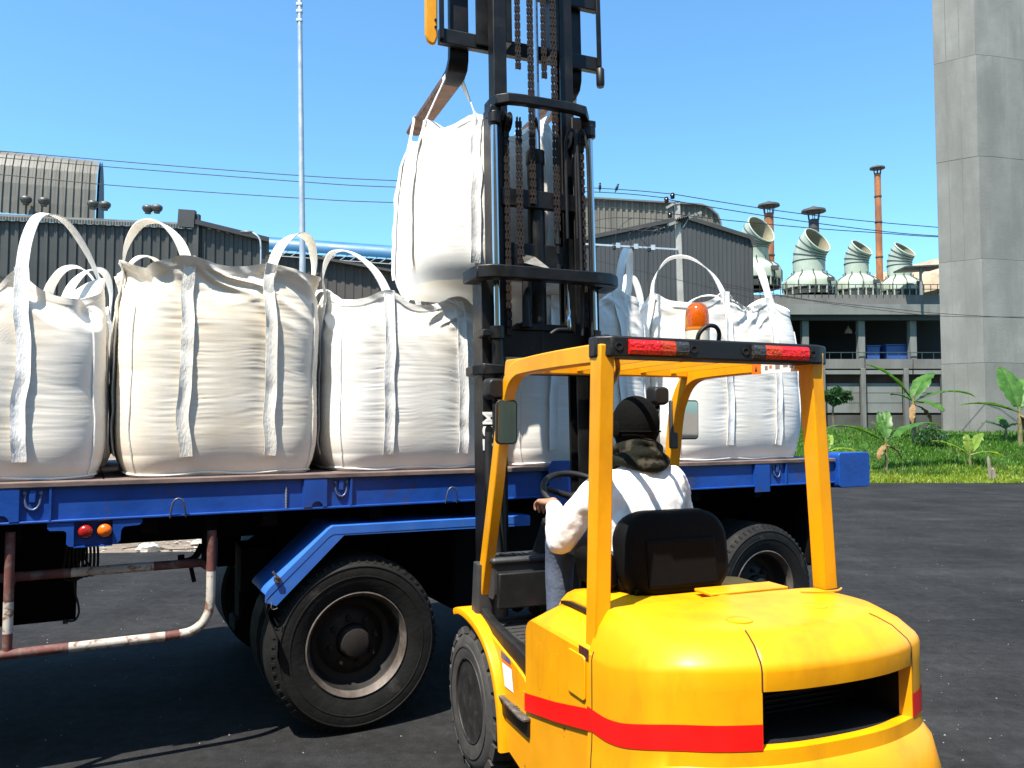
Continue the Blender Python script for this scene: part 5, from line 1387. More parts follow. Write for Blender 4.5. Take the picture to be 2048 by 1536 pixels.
# ---- wheels
flrub = M('forklift_tyre',(.042,.039,.037),.75,var=.25,scale=10,bump=.1,bscale=60,col2=(.07,.06,.055),thr=.62,scale2=8)
flrim = M('forklift_rim',(.022,.021,.021),.5,.2,var=.35,scale=12,col2=(.06,.055,.05),thr=.62,scale2=20)
def fl_wheel(xo, y, Rr, w, sg_, lug=True):
    """xo: outer face, sg_: outward direction"""
    wd_ = bpy.data.objects.new('wheel', None); COL.objects.link(wd_); wd_.parent = fl
    o_ = (xo*1.0, y, Rr); axv = (-sg_,0,0)
    k = Rr/.365
    mb = MB(); mb.lathe([(.205*k,.02),(.21*k,.0),(.25*k,-.008),(.29*k,-.006),(.318*k,.002),(.335*k,.018),(.338*k,.03),(.338*k,w-.03),(.335*k,w-.018),(.318*k,w),(.21*k,w)],56,o_,axv,cap=False); ty = part(mb,'tyre',flrub,wd_,smooth=30)
    mb = MB(); mb.lathe([(.262*k,-.0115),(.275*k,-.0115),(.277*k,-.003),(.26*k,-.003)],56,o_,axv,cap=False); part(mb,'sidewall_ring',flrub,ty,smooth=40)
    if lug:
        for side in (0,1):
            for q in range(20):
                a_ = 2*math.pi*(q+.5*side)/20; b_ = a_+2*math.pi/20*.70
                def pt(rr, ang, ww): return (o_[0]-sg_*ww, y+rr*math.cos(ang), Rr+rr*math.sin(ang))
                w0,w1 = (.003,w*.46) if side==0 else (w*.54,w-.003)
                wi = w0 if side==0 else w1
                V_=[]
                for rr in (.330*k,.365*k):
                    for ang in (a_,b_):
                        for ww in (w0,w1):
                            sk = 0.0 if ww==wi else .05
                            bev = .0 if rr<.35*k else (.008 if ww==wi else 0)
                            V_.append(pt(rr,ang+sk,ww + (bev if ww==w0 else -bev)))
                m2 = MB(); m2.add(V_,[(0,1,3,2),(4,6,7,5),(0,4,5,1),(2,3,7,6),(0,2,6,4),(1,5,7,3)])
                # side notch continues on the shoulder
                part(m2,'tread_lug',flrub,ty)
    mb = MB(); mb.lathe([(.212*k,.005),(.205*k,-.004),(.198*k,.0),(.192*k,.04),(.18*k,.085),(.165*k,.098),(.12*k,.10),(.115*k,.075),(.075*k,.065),(.07*k,.02),(.05*k,.008),(.002,.006)],48,o_,axv); rm = part(mb,'rim',flrim,wd_,smooth=30)
    for q in range(8):
        a_=2*math.pi*q/8; mb=MB(); mb.lathe([(.016,0),(.016,.03),(.01,.032),(.01,.055)],6,(o_[0]-sg_*.098,y+.14*k*math.cos(a_),Rr+.14*k*math.sin(a_)),(sg_,0,0)); part(mb,'wheel_nut',flrim,rm)
    for q in range(6):
        a_=2*math.pi*q/6+.3; mb=MB(); mb.lathe([(.010,0),(.010,.02)],6,(o_[0]-sg_*.068,y+.088*k*math.cos(a_),Rr+.088*k*math.sin(a_)),(sg_,0,0)); part(mb,'hub_bolt',flrim,rm)
fl_wheel(-.600,1.29,.365,.24,-1); fl_wheel(.600,1.29,.365,.24,1)
fl_wheel(-.52,-.12,.27,.18,-1,False); fl_wheel(.52,-.12,.27,.18,1,False)

# ---- overhead guard
gz = 2.085
def guard_side(sg_):
    x_ = .512*sg_ if sg_<0 else .485
    xb = .512*sg_ if sg_<0 else .505
    path = catmull([(x_,.03,gz-.045),(x_,.40,gz-.042),(x_,.72,gz-.046),(x_,.84,gz-.058),(x_,.925,gz-.10),(x_,.985,gz-.175),(x_,1.03,gz-.28),(xb,1.13,gz-.62),(xb,1.345,.80)],48)
    mb = MB(); mb.sweep(path, rect(.056,.075), (1,0,0)); 
    mb = MB(); mb.sweep(path, [(-.037,-.028),(.037,-.028),(.037,.028),(-.037,.028)], (sg_,0,0)); part(mb,'front_pillar',yel,smooth=25,bevel=.006)
    # pointed front corner gusset
    mb = MB(); mb.prism([(.60,gz-.012),(.93,gz-.004),(.945,gz-.012),(.96,gz-.075),(.90,gz-.07),(.80,gz-.035)],'x',x_-.026*1,x_+.026*1); part(mb,'corner_gusset',yel,bevel=.004)
    xt = x_; xbm = -.522 if sg_<0 else .545
    yb = .045 if sg_<0 else .02; zb = .93 if sg_<0 else 1.085
    mb = MB(); mb.sweep([(xt,.012,gz-.012),(xt,.016,gz-.10),(xbm,yb,zb)], rect(.062,.080), (0,1,0)); part(mb,'rear_pillar',yel,bevel=.005)
guard_side(-1); guard_side(1)
mb = MB(); mb.bar((-.484,.90,gz-.045),(.457,.90,gz-.045),.05,.05); part(mb,'guard_cross_bar',yel,bevel=.006)
for k in range(5):
    x_=-.36+.72*k/4; mb=MB(); mb.bar((x_,.03,gz-.022),(x_,.875,gz-.030),.012,.046); part(mb,'guard_slat',yel)
# rear light bar
mb = MB(); zb0,zb1=gz-.062,gz+.018
out=[(-.50,-.045),(.475,-.045),(.55,-.005),(.56,.06),(.50,.075),(-.50,.075),(-.548,.06),(-.552,.0)]
mb.prism(out,'z',zb0,zb1); lb_o = part(mb,'rear_light_bar',blk_plastic,bevel=.008)
def lens(x0,x1,nm,colr,**k):
    m2=MB(); m2.sweep([(x0,-.0445,gz-.022),(x1,-.0445,gz-.022)],[( -.008,-.026),(.006,-.024),(.010,-.012),(.010,.012),(.006,.024),(-.008,.026)],(0,0,1)); return part(m2,nm,M(nm+'_m',colr,.2,var=.2,scale=40,coat=.5,bump=.4,bscale=90,**k),lb_o,smooth=50)
def sweep_side(x0,x1,nm,colr,**k):
    m2=MB(); P=[]
    for x_ in np.linspace(x0,x1,3):
        P.append([(x_,-.046,gz-.050),(x_,-.056,gz-.047),(x_,-.062,gz-.035),(x_,-.062,gz-.010),(x_,-.056,gz+.003),(x_,-.046,gz+.006)])
    m2.grid(P); m2.add(P[0],[tuple(range(6))]); m2.add(P[-1],[tuple(range(6))])
    return part(m2,nm,M(nm+'_m',colr,.2,var=.25,scale=45,coat=.5,bump=.5,bscale=90,**k),lb_o)
sweep_side(-.435,-.300,'red_lens',(.75,.012,.008)); sweep_side(-.2995,-.235,'amber_lens',(.55,.045,.005)); sweep_side(-.2345,-.175,'clear_lens',(.045,.042,.04))
sweep_side(.130,.190,'clear_lens',(.045,.042,.04)); sweep_side(.1905,.270,'amber_lens',(.55,.045,.005)); sweep_side(.2705,.410,'red_lens',(.75,.012,.008))
for x_ in (-.475,-.145,.10,.44):
    mb=MB(); mb.lathe([(.016,0),(.016,.004),(.011,.004),(.011,.001)],16,(x_,-.0452,gz-.022),(0,-1,0)); part(mb,'bolt_hole',M('hole_black',(.004,.004,.004),.9,var=.1),lb_o)
# warning sticker under the right rail
mb=MB(); mb.box(.4545,.456,.30,.36,gz-.085,gz-.03); part(mb,'sticker_orange',M('label_orange',(.8,.2,.01)))
mb=MB(); mb.box(.4545,.456,.08,.295,gz-.085,gz-.03); part(mb,'sticker_white',M('label_white',(.8,.8,.8)))
mb=MB(); mb.prism([(.338,gz-.072),(.322,gz-.072),(.330,gz-.045)],'x',.4538,.4544); part(mb,'warning_triangle',M('hole_black',(.004,.004,.004)))
for k,(y0,w_) in enumerate(((.27,.02),(.24,.018),(.20,.03),(.15,.03),(.11,.02))):
    mb=MB(); mb.box(.4538,.4544,y0-w_,y0,gz-.07+.006*(k%2),gz-.05); part(mb,'sticker_print',M('print_grey',(.25,.22,.20),.6,var=.3,scale=80) if k!=1 else M('label_orange',(.8,.2,.01)))
# cable from the guard
mb=MB(); mb.tube(catmull([(-.43,.05,gz-.06),(-.42,.06,gz-.10),(-.44,.05,gz-.14),(-.47,.035,gz-.17),(-.485,.03,gz-.18)],18),.010,8); part(mb,'lamp_cable',M('cable_orange',(.45,.22,.02),.5,var=.2),smooth=60)
# beacon
bc = bpy.data.objects.new('beacon', None); COL.objects.link(bc); bc.parent = fl
mb=MB(); mb.box(-.13,.17,.05,.24,gz+.003,gz+.022); part(mb,'beacon_plate',blk_plastic,bc,bevel=.006)
bx_,by_=.010,.15
mb=MB(); mb.lathe([(.050,gz+.0221),(.050,gz+.075),(.047,gz+.080)],32,(bx_,by_,0)); part(mb,'beacon_base',M('beacon_cream',(.62,.58,.47),.5,var=.05),bc,smooth=30)
amb=M('beacon_amber',(.95,.24,.006),.10,var=.05,trans=.75,spec=.6)
mb=MB(); mb.lathe([(.048,gz+.0805),(.0495,gz+.09),(.049,gz+.135),(.045,gz+.163),(.036,gz+.182),(.021,gz+.193),(.002,gz+.196)],36,(bx_,by_,0)); part(mb,'beacon_dome',amb,bc,smooth=40)
mb=MB(); mb.lathe([(.016,gz+.085),(.024,gz+.10),(.027,gz+.14),(.016,gz+.165),(.002,gz+.17)],20,(bx_,by_,0)); part(mb,'beacon_reflector',M('beacon_core',(.75,.22,.02),.3,.4,var=.3,scale=30),bc,smooth=40)
mb=MB(); mb.lathe([(.0508,gz+.077),(.0516,gz+.083),(.0508,gz+.089)],32,(bx_,by_,0),cap=False); part(mb,'beacon_ring',M('beacon_ring',(.55,.16,.01),.3,var=.1),bc,smooth=40)
mb=MB(); mb.tube(catmull([(-.055,.06,gz+.02),(-.05,.05,gz+.055),(-.02,.04,gz+.083),(.02,.04,gz+.083),(.045,.05,gz+.06),(.05,.06,gz+.03)],24),.009,8); part(mb,'beacon_cable',blk_plastic,bc,smooth=60)

# ---- mirrors and work lamps on the front pillars
mirror_m=M('mirror_glass',(.55,.57,.58),.03,1.0,var=.02,rvar=.01)
def mirror_set(xm, ym, zm, w, h, yaw, lampx, lampz, sg_):
    mr_=bpy.data.objects.new('rear_view_mirror',None); COL.objects.link(mr_); mr_.parent=fl; mr_.location=(xm,ym,zm); mr_.rotation_euler=(R(0.5),0,yaw)
    m2=MB(); m2.sweep([(0,-.012,0),(0,.016,0),(0,.03,0)],rrect(w,h,.022,5),(0,0,1),scale=[1,1,.85]); m2.build('mirror_shell',blk_plastic,mr_,smooth=40,bevel=.004)
    m2=MB(); m2.prism([(a_,b_) for a_,b_ in rrect(w-.014,h-.014,.017,5)],'y',-.0135,-.0125); m2.build('mirror_glass',mirror_m,mr_)
    m2=MB(); m2.tube([(0,.03,0),(-sg_*.03,.05,.0),(-sg_*.05,.06,-.02)],.012,8); m2.build('mirror_arm',blk_plastic,mr_,smooth=60)
    m2=MB(); m2.sweep([(lampx,ym+.0,lampz),(lampx,ym+.03,lampz),(lampx,ym+.085,lampz)],rrect(.10,.10,.025,4),(0,0,1),scale=[.86,1,1.02]); l_=part(m2,'work_lamp',blk_plastic,smooth=40,bevel=.006)
    m2=MB(); m2.bar((lampx,ym+.05,lampz-.06),(lampx+.03*(-sg_),ym+.02,lampz-.09),.03,.02); part(m2,'lamp_bracket',blk_m,l_)
mirror_set(-.522,.97,1.782,.105,.215,R(-8),-.565,1.945,-1)
mirror_set(.575,1.06,1.795,.150,.215,R(8),.42,1.925,1)
mb=MB(); mb.bar((.468,1.03,1.64),(.468,1.03,1.90),.03,.045); part(mb,'mirror_post',grey_plastic,bevel=.008)

# ---- dash, console, steering
mb=MB(); mb.sweep([(-.50,1.27,.98),(-.20,1.27,.98)],rrect(.16,.20,.035,5),(0,0,1)); part(mb,'console',grey_plastic,smooth=40)
mb=MB(); mb.box(-.515,-.19,1.175,1.36,1.058,1.092); cp=part(mb,'console_lid',grey_plastic,bevel=.014)
mb=MB(); mb.lathe([(.045,0),(.045,.006),(.038,.006),(.038,.002)],24,(-.40,1.26,1.0925)); part(mb,'cup_recess',grey_plastic,cp)
for k in range(2):
    mb=MB(); mb.box(-.335+.03*k,-.327+.03*k,1.21,1.32,1.0925,1.096); part(mb,'lid_rib',grey_plastic,cp)
mb=MB(); mb.box(-.49,-.21,1.15,1.19,.84,1.02); part(mb,'storage_pocket',blk_plastic,bevel=.008)
mb=MB(); mb.sweep([(-.515,1.33,.76),(-.51,1.31,1.05)],rrect(.10,.09,.02),(0,1,0)); part(mb,'console_leg',grey_plastic,smooth=40)
mb=MB(); mb.sweep([(-.10,1.34,.76),(-.10,1.30,1.05),(-.10,1.22,1.25)],rrect(.26,.16,.04),(0,1,0),scale=[1,1,.8]); part(mb,'dash',blk_plastic,smooth=40)
mb=MB(); mb.sweep([(-.185,1.24,1.02),(-.16,1.17,1.18)],rrect(.07,.12,.02),(0,1,0)); part(mb,'dash_trim',grey_plastic,smooth=40)
SW=Vector((-.115,1.00,1.42)); swn=Vector((0,-.5,.866)).normalized()
sx_=Vector((1,0,0)); sy_=swn.cross(sx_)
sw=bpy.data.objects.new('steering_wheel',None); COL.objects.link(sw); sw.parent=fl
mb=MB(); mb.tube([SW+sx_*(.185*math.cos(2*math.pi*k/40))+sy_*(.185*math.sin(2*math.pi*k/40)) for k in range(40)],.0165,10,closed=True); part(mb,'steering_rim',blk_plastic,sw,smooth=60)
mb=MB()
for a_ in (R(20),R(160),R(270)): mb.tube([SW-swn*.03,SW+(sx_*math.cos(a_)+sy_*math.sin(a_))*.18],[.02,.013],8)
mb.ell(SW-swn*.02,(.05,.05,.03)); part(mb,'steering_spokes',blk_plastic,sw,smooth=50)
mb=MB(); mb.tube([SW-swn*.03,(-.11,1.24,1.10)],.03,10); part(mb,'steering_column',blk_plastic,smooth=60)
for k in range(3):
    x_=.10+.07*k; mb=MB(); mb.tube([(x_,1.25,1.08),(x_,1.15,1.28)],.006,6); mb.ell((x_,1.145,1.295),(.017,.017,.022)); part(mb,'control_lever',blk_plastic,smooth=50)
# ---- seat
seat_m=M('seat_vinyl',(.003,.003,.003),.7,spec=.1,var=.2,scale=9,bump=.12,bscale=25)
st=bpy.data.objects.new('seat',None); COL.objects.link(st); st.parent=fl
def cushion(name,c,sz,rot=None,bev=.04):
    m2=MB(); m2.box(-sz[0]/2,sz[0]/2,-sz[1]/2,sz[1]/2,-sz[2]/2,sz[2]/2)
    o_=m2.build(name,seat_m,st,bevel=bev,seg=4); o_.location=c
    if rot: o_.rotation_euler=rot
    return o_
cushion('seat_cushion',(-.06,.50,1.125),(.46,.46,.10)); m2=MB(); m2.sweep([(0,-.075,0),(0,-.055,0),(0,0,0),(0,.05,0),(0,.07,0)],rrect(.52,.36,.13,8),(0,0,1),scale=[.84,.95,1,.97,.86]); o_=m2.build('seat_back',seat_m,st,smooth=60); o_.location=(-.04,.285,1.23); o_.rotation_euler=(R(-8),0,0)
cushion('seat_base',(-.06,.45,1.075),(.40,.42,.05),None,.015)
for sg_ in (-1,1): cushion('hip_wing',(-.06+sg_*.27,.42,1.165),(.09,.26,.16),(0,R(sg_*12),0),.04)
cushion('back_shell',(-.04,.208,1.20),(.34,.03,.20),(R(-8),0,0),.02)
mb=MB(); mb.tube([(-.25,.24,1.10),(.16,.24,1.10)],.032,10); part(mb,'seat_hinge',seat_m,st,smooth=50)
# seat-side yellow panel behind the seat
mb=MB(); mb.box(-.02,.36,.03,.15,1.09,1.103); part(mb,'rear_hood_plate',yel,bevel=.004)

# ================================================================== MAST (three stages, chains, cylinders, carriage)
mast=bpy.data.objects.new('mast',None); COL.objects.link(mast); mast.parent=fl
TILT=(R(-2.5),0,0); mast.rotation_euler=TILT; mast.location=(0,0,.07)
def mp_(mb,name,mat,**k): return mb.build(name,mat,mast,**k)
def channel(x, sg_, y0, y1, z0, z1, fw, th=.016):
    """C channel: web outside, flanges towards the middle"""
    m2=MB(); xi=x-sg_*fw
    m2.box(min(x,x-sg_*th),max(x,x-sg_*th),y0,y1,z0,z1)
    m2.box(min(x-sg_*th,xi),max(x-sg_*th,xi),y0,y0+th*1.5,z0,z1); m2.box(min(x-sg_*th,xi),max(x-sg_*th,xi),y1-th*1.5,y1,z0,z1); return m2
MY=1.60
for sg_ in (-1,1):
    mp_(channel(.385*sg_,sg_,MY,MY+.16,.10,2.655,.075),'outer_rail',blk_m,bevel=.003)
    mp_(channel(.305*sg_,sg_,MY+.012,MY+.15,1.15,3.69,.072),'middle_rail',blk_m,bevel=.003)
    mp_(channel(.268*sg_ if sg_<0 else .268,sg_,MY+.05,MY+.145,2.2,5.0,.085),'inner_rail',blk_m,bevel=.003)
    # side lift cylinders
    xc=(-.302 if sg_<0 else .330); yc=MY-.03
    mb=MB(); mb.tube([(xc,yc,.25),(xc,yc,2.30)],.037,16); mb.lathe([(.037,2.26),(.045,2.265),(.045,2.335),(.03,2.34)],20,(xc,yc,0)); mp_(mb,'lift_cylinder',blk_m,smooth=40)
    mb=MB(); mb.tube([(xc,yc,2.30),(xc,yc,3.60)],.0215,16); mp_(mb,'cylinder_rod',chrome,smooth=60)
    mb=MB(); mb.lathe([(.024,3.54),(.04,3.55),(.04,3.62),(.02,3.63)],16,(xc,yc,0)); mb.box(xc-.035,xc+.035,yc-.03,yc+.08,3.61,3.655); mp_(mb,'rod_head',blk_m,bevel=.006)
    mb=MB(); mb.box(min(.36*sg_,.41*sg_),max(.36*sg_,.41*sg_),yc-.06,MY+.02,2.27,2.31); mp_(mb,'cylinder_clamp',blk_m,bevel=.006)
# top tie of the outer stage: thick bent plate reaching round the cylinders
def tie(z0,z1,pts,w,name):
    m2=MB(); m2.sweep(pts,rect(w,z1-z0),(0,0,1)); m2.v=[(a_,b_,c_) for a_,b_,c_ in m2.v]; return mp_(m2,name,blk_m,smooth=30,bevel=.008)
tie(2.60,2.675,[(-.43,MY+.10,2.637),(-.43,MY-.02,2.637),(-.415,MY-.075,2.637),(-.36,MY-.115,2.637),(-.26,MY-.125,2.637),(.28,MY-.125,2.637),(.38,MY-.115,2.637),(.435,MY-.075,2.637),(.45,MY-.02,2.637),(.45,MY+.10,2.637)],.075,'outer_top_tie')
for x_ in ((-.45,-.375),(.375,.47)):
    mb=MB(); mb.box(*x_,MY-.10,MY+.10,2.602,2.668); mp_(mb,'tie_lug',blk_m,bevel=.01)
tie(2.055,2.11,[(-.43,MY+.10,2.08),(-.43,MY-.02,2.08),(-.40,MY-.07,2.08),(-.30,MY-.075,2.08),(.30,MY-.075,2.08),(.40,MY-.07,2.08),(.43,MY-.02,2.08),(.43,MY+.10,2.08)],.05,'outer_mid_tie')
mb=MB(); mb.box(-.31,.31,MY+.01,MY+.05,2.17,2.33); mb.prism([(-.22,2.33),(.22,2.33),(.16,2.37),(-.16,2.37)],'y',MY+.0,MY+.05); mp_(mb,'outer_cross_member',blk_m,bevel=.006)
for z_ in ((.35,.55),(.85,.98)):
    mb=MB(); mb.box(-.36,.36,MY+.10,MY+.15,*z_); mp_(mb,'outer_cross_member',blk_m,bevel=.006)
# middle stage ties
tie(3.655,3.715,[(-.30,MY+.08,3.685),(-.30,MY-.0,3.685),(-.285,MY-.06,3.685),(-.235,MY-.10,3.685),(-.15,MY-.11,3.685),(.17,MY-.11,3.685),(.26,MY-.09,3.685),(.30,MY-.04,3.66),(.31,MY+.0,3.60),(.315,MY+.0,3.50)],.05,'middle_top_tie')
for z_ in ((3.075,3.185),):
    mb=MB(); mb.box(-.245,.245,MY-.005,MY+.035,*z_); mp_(mb,'middle_cross_member',blk_m,bevel=.006)
mb=MB(); mb.box(-.20,.16,MY+.02,MY+.055,2.735,2.86); mb.prism([(-.20,2.735),(.16,2.735),(.10,2.69),(-.12,2.69)],'y',MY+.02,MY+.055); mp_(mb,'middle_cross_member',blk_m,bevel=.006)
# sheaves
for (x_,y_,z_) in ((-.205,MY+.03,3.60),(.235,MY+.03,3.55)):
    mb=MB(); mb.lathe([(.062,-.022),(.062,-.016),(.05,-.014),(.05,.014),(.062,.016),(.062,.022)],28,(x_,y_,z_),(1,0,0)); mb.lathe([(.02,-.03),(.02,.03)],12,(x_,y_,z_),(1,0,0)); mp_(mb,'chain_sheave',blk_m,smooth=30)
# centre cylinder
mb=MB(); mb.tube([(.0,MY+.06,2.20),(.0,MY+.06,3.42)],.052,20); mb.lathe([(.052,3.36),(.058,3.37),(.058,3.45),(.04,3.455)],24,(0,MY+.06,0)); mp_(mb,'centre_cylinder',blk_m,smooth=40)
mb=MB(); mb.tube([(.0,MY+.06,3.42),(.0,MY+.06,5.0)],.034,20); mp_(mb,'centre_rod',chrome,smooth=60)
mb=MB(); mb.tube([(-.045,MY+.02,3.46),(-.04,MY+.02,5.0)],.008,8); mp_(mb,'rod_pipe',chrome,smooth=60)
# chains built link by link
def chain(x,y,z0,z1,dx=0,dy=0,w=.030,name='lift_chain'):
    m2=MB(); pitch=.026; n=int((z1-z0)/pitch)
    for k in range(n):
        z_=z0+k*pitch; t=k/max(1,n-1); xx=x+dx*t; yy=y+dy*t
        wk=w if k%2==0 else w*.62
        for q in (-1,1):
            m2.box(xx+q*wk/2-.003,xx+q*wk/2+.003,yy-.009,yy+.009,z_-.006,z_+pitch+.006)
        m2.box(xx-w*.62,xx+w*.62,yy-.0045,yy+.0045,z_-.0045,z_+.0045)
        if k%2==0: m2.box(xx-w*.28,xx+w*.28,yy-.007,yy+.007,z_-.004,z_+pitch+.004)
    o_=m2.build(name,chain_m,mast,fix=False); o_['kind']='stuff'; return o_
chain(-.052,MY-.015,3.10,5.0,dx=.0); chain(.105,MY-.015,2.95,5.0,dx=.0)
chain(-.150,MY-.04,2.72,3.62); chain(.262,MY-.045,2.36,3.56); chain(-.215,MY+.0,2.30,3.55,w=.026)
chain(-.12,MY+.02,3.95,5.0,w=.026); chain(.055,MY+.02,3.92,5.0,w=.026)
mb=MB(); mb.lathe([(.012,2.80),(.012,3.0)],10,(.105,MY-.015,0)); mb.lathe([(.02,2.86),(.02,2.90)],6,(.105,MY-.015,0)); mb.lathe([(.017,2.68),(.017,2.735)],6,(.105,MY-.015,0)); mp_(mb,'chain_anchor',blk_m,smooth=30)
mb=MB(); mb.lathe([(.026,2.36),(.026,2.62),(.02,2.63)],10,(-.115,MY-.03,0)); mb.lathe([(.034,2.34),(.034,2.37)],10,(-.115,MY-.03,0)); mp_(mb,'chain_anchor',blk_m,smooth=30)
mb=MB(); mb.add([(-.15,MY-.09,2.71),(-.02,MY-.09,2.685),(.0,MY-.13,2.675),(-.05,MY-.02,2.77),(-.14,MY-.03,2.78)],[(0,1,2),(0,2,3,4),(0,1,3,4)]); mp_(mb,'torn_cover',M('cover_grey',(.16,.15,.13),.8,var=.4,scale=20),fix=False)
# hoses
for k,(x_,y_) in enumerate(((.295,MY-.075),(.235,MY-.06))):
    mb=MB(); mb.tube(catmull([(x_,y_,2.30),(x_+.003,y_,2.8),(x_-.002,y_,3.3),(x_-.01,y_,3.50),(x_-.035,y_+.01,3.58),(x_-.065,y_+.02,3.53),(x_-.07,y_+.03,3.40),(x_-.065,y_+.04,2.9)],40),.0095,8); mp_(mb,'hydraulic_hose',blk_plastic,smooth=60)
mb=MB(); mb.lathe([(.012,2.33),(.016,2.34),(.016,2.40),(.012,2.41),(.014,2.44),(.009,2.47),(.006,2.62)],12,(.150,MY-.05,0)); mp_(mb,'hose_fitting',chrome,smooth=40)
mb=MB(); mb.tube(catmull([(.15,MY-.05,2.34),(.12,MY-.07,2.33),(.06,MY-.075,2.325),(.02,MY-.07,2.30)],16),.012,8); mp_(mb,'hydraulic_hose',blk_plastic,smooth=60)
# tilt cylinders
for sg_ in (-1,1):
    mb=MB(); mb.tube([(.33*sg_,1.25,.80),(.33*sg_,MY,1.0)],.035,12); mp_(mb,'tilt_cylinder',blk_m,smooth=50)
mb=MB(); mb.tube(catmull([(-.42,1.42,1.72),(-.43,1.40,1.45),(-.40,1.38,1.15),(-.38,1.36,.85)],20),.022,8); mb.tube(catmull([(-.385,1.45,1.55),(-.36,1.42,1.25),(-.35,1.40,.9)],20),.012,8); mp_(mb,'hydraulic_hose',blk_plastic,smooth=60)
# carriage
cr=bpy.data.objects.new('carriage',None); COL.objects.link(cr); cr.parent=fl; cr.rotation_euler=TILT; cr.location=(0,0,.165)
def cp_(mb,name,mat,**k): return mb.build(name,mat,cr,**k)
CY=1.80
mb=MB(); mb.box(-.565,.545,CY,CY+.05,4.03,4.125); cp_(mb,'fork_bar',blk_m,bevel=.006)
mb=MB(); mb.box(-.565,.545,CY,CY+.05,4.45,4.55); cp_(mb,'fork_bar',blk_m,bevel=.006)
for x_,w_ in ((-.555,.03),(-.29,.085),(.21,.085),(.535,.03)):
    mb=MB(); mb.box(x_-w_/2,x_+w_/2,CY-.02,CY-.002,4.05,5.0); cp_(mb,'backrest_post',blk_m,bevel=.004)
for sg_ in (-1,1):
    mb=MB(); mb.box(.17*sg_-.03,.17*sg_+.03,MY+.06,CY,4.03,4.60); cp_(mb,'roller_bracket',blk_m,bevel=.004)
mb=MB(); mb.lathe([(.022,-.10),(.028,-.08),(.028,.02),(.02,.03)],14,(.545,CY+.0,4.02)); cp_(mb,'end_stop',blk_m,smooth=40)
mb=MB(); mb.prism([(-.665,4.05),(-.65,4.005),(-.625,3.985),(-.60,3.995),(-.585,4.04),(-.582,5.0),(-.665,5.0)],'y',CY-.03,CY-.005); yg=cp_(mb,'bar_end_guard',yel,bevel=.012,seg=3)
yg['label']='yellow rounded guard at left end of the fork bar'
for k in range(2):
    mb=MB(); mb.lathe([(.008,0),(.008,.006)],10,(-.60,CY-.031,4.10+.045*k),(0,-1,0)); mb.build('guard_bolt',blk_m,yg)
for k,xf in enumerate((-.42,.375)):
    fk=bpy.data.objects.new('fork',None); COL.objects.link(fk); fk.parent=fl; fk.rotation_euler=TILT; fk.location=(0,0,.165)
    mb=MB(); mb.sweep(catmull([(xf,CY+.075,5.0),(xf,CY+.075,4.35),(xf,CY+.075,4.06),(xf,CY+.082,3.97),(xf,CY+.11,3.925),(xf,CY+.16,3.905),(xf,CY+.24,3.898)],26),rect(.125,.05),(1,0,0)) if False else mb.sweep([(xf,CY+.075,5.0),(xf,CY+.075,4.06),(xf,CY+.082,3.975),(xf,CY+.105,3.935),(xf,CY+.15,3.912),(xf,CY+.24,3.905)],[(-.025,-.062),(.025,-.062),(.025,.062),(-.025,.062)],(1,0,0))
    mb.build('fork_shank',blk_m,fk,bevel=.006)
    mb=MB(); P=[]
    for y_,t_,w_ in ((CY+.24,.050,.062),(CY+.7,.042,.062),(CY+1.05,.028,.062),(CY+1.16,.020,.055),(CY+1.20,.012,.035)):
        zt_=3.932; P.append([(xf-w_,y_,zt_-t_),(xf+w_,y_,zt_-t_),(xf+w_,y_,zt_),(xf-w_,y_,zt_)])
    mb.grid(P,cv=True); mb.add(P[0],[(0,1,2,3)]); mb.add(P[-1],[(3,2,1,0)]); mb.build('fork_blade',rustfork,fk,bevel=.006)
# maker's letters on the left mast rail
def letters(txt, size, mat, parent, loc, rot, name, ext=.0015):
    cu=bpy.data.curves.new('tmp_text','FONT'); cu.body=txt; cu.size=size; cu.extrude=ext; cu.align_x='CENTER'; cu.align_y='CENTER'; cu.space_character=1.05; cu.offset=.002
    ob=bpy.data.objects.new('tmp_text',cu); COL.objects.link(ob)
    dg=bpy.context.evaluated_depsgraph_get(); dg.update(); me=bpy.data.meshes.new_from_object(ob.evaluated_get(dg)); bpy.data.objects.remove(ob,do_unlink=True)
    o_=bpy.data.objects.new(name,me); COL.objects.link(o_); me.materials.clear(); me.materials.append(mat); o_.parent=parent; o_.location=loc; o_.rotation_euler=rot; return o_
letters('TCM',.105,M('label_white',(.8,.8,.8)),mast,(-.347,MY-.0015,1.735),(R(90),R(-90),0),'lettering')
mb=MB(); mb.add([(-.318,MY-.0012,1.60),(-.310,MY-.0012,1.60),(-.310,MY-.0012,1.86),(-.318,MY-.0012,1.80)],[(0,1,2,3)]); mp_(mb,'red_flash',M('flash_red',(.35,.02,.015),.5,var=.1),fix=False)

# ---- hanging bag
zb_=2.665
p_=F_ORG+Matrix.Rotation(F_ROT,3,'Z')@Vector((-.06,2.51,0))
hb=empty('bulk_bag',(p_.x,p_.y,zb_),F_ROT,'bulk bag hanging from the raised forks against the sky','bulk bag','white bulk bags on the trailer')
fx0,fx1=-.42+.06,.375+.06; ft=3.975-zb_
make_bag(hb, Bag(1.17,1.08,1.075,51,(-.28,.25),sag=.12,hang=True,wr=.7), fab_white, strap_m,
  [('f0','l0',0,(0,0,0),(fx0,-.36,ft)),('f1','r0',0,(0,0,0),(fx1,-.36,ft)),('b0','l1',0,(0,0,0),(fx0,.37,ft)),('b1','r1',0,(0,0,0),(fx1,.37,ft))], seam=False)
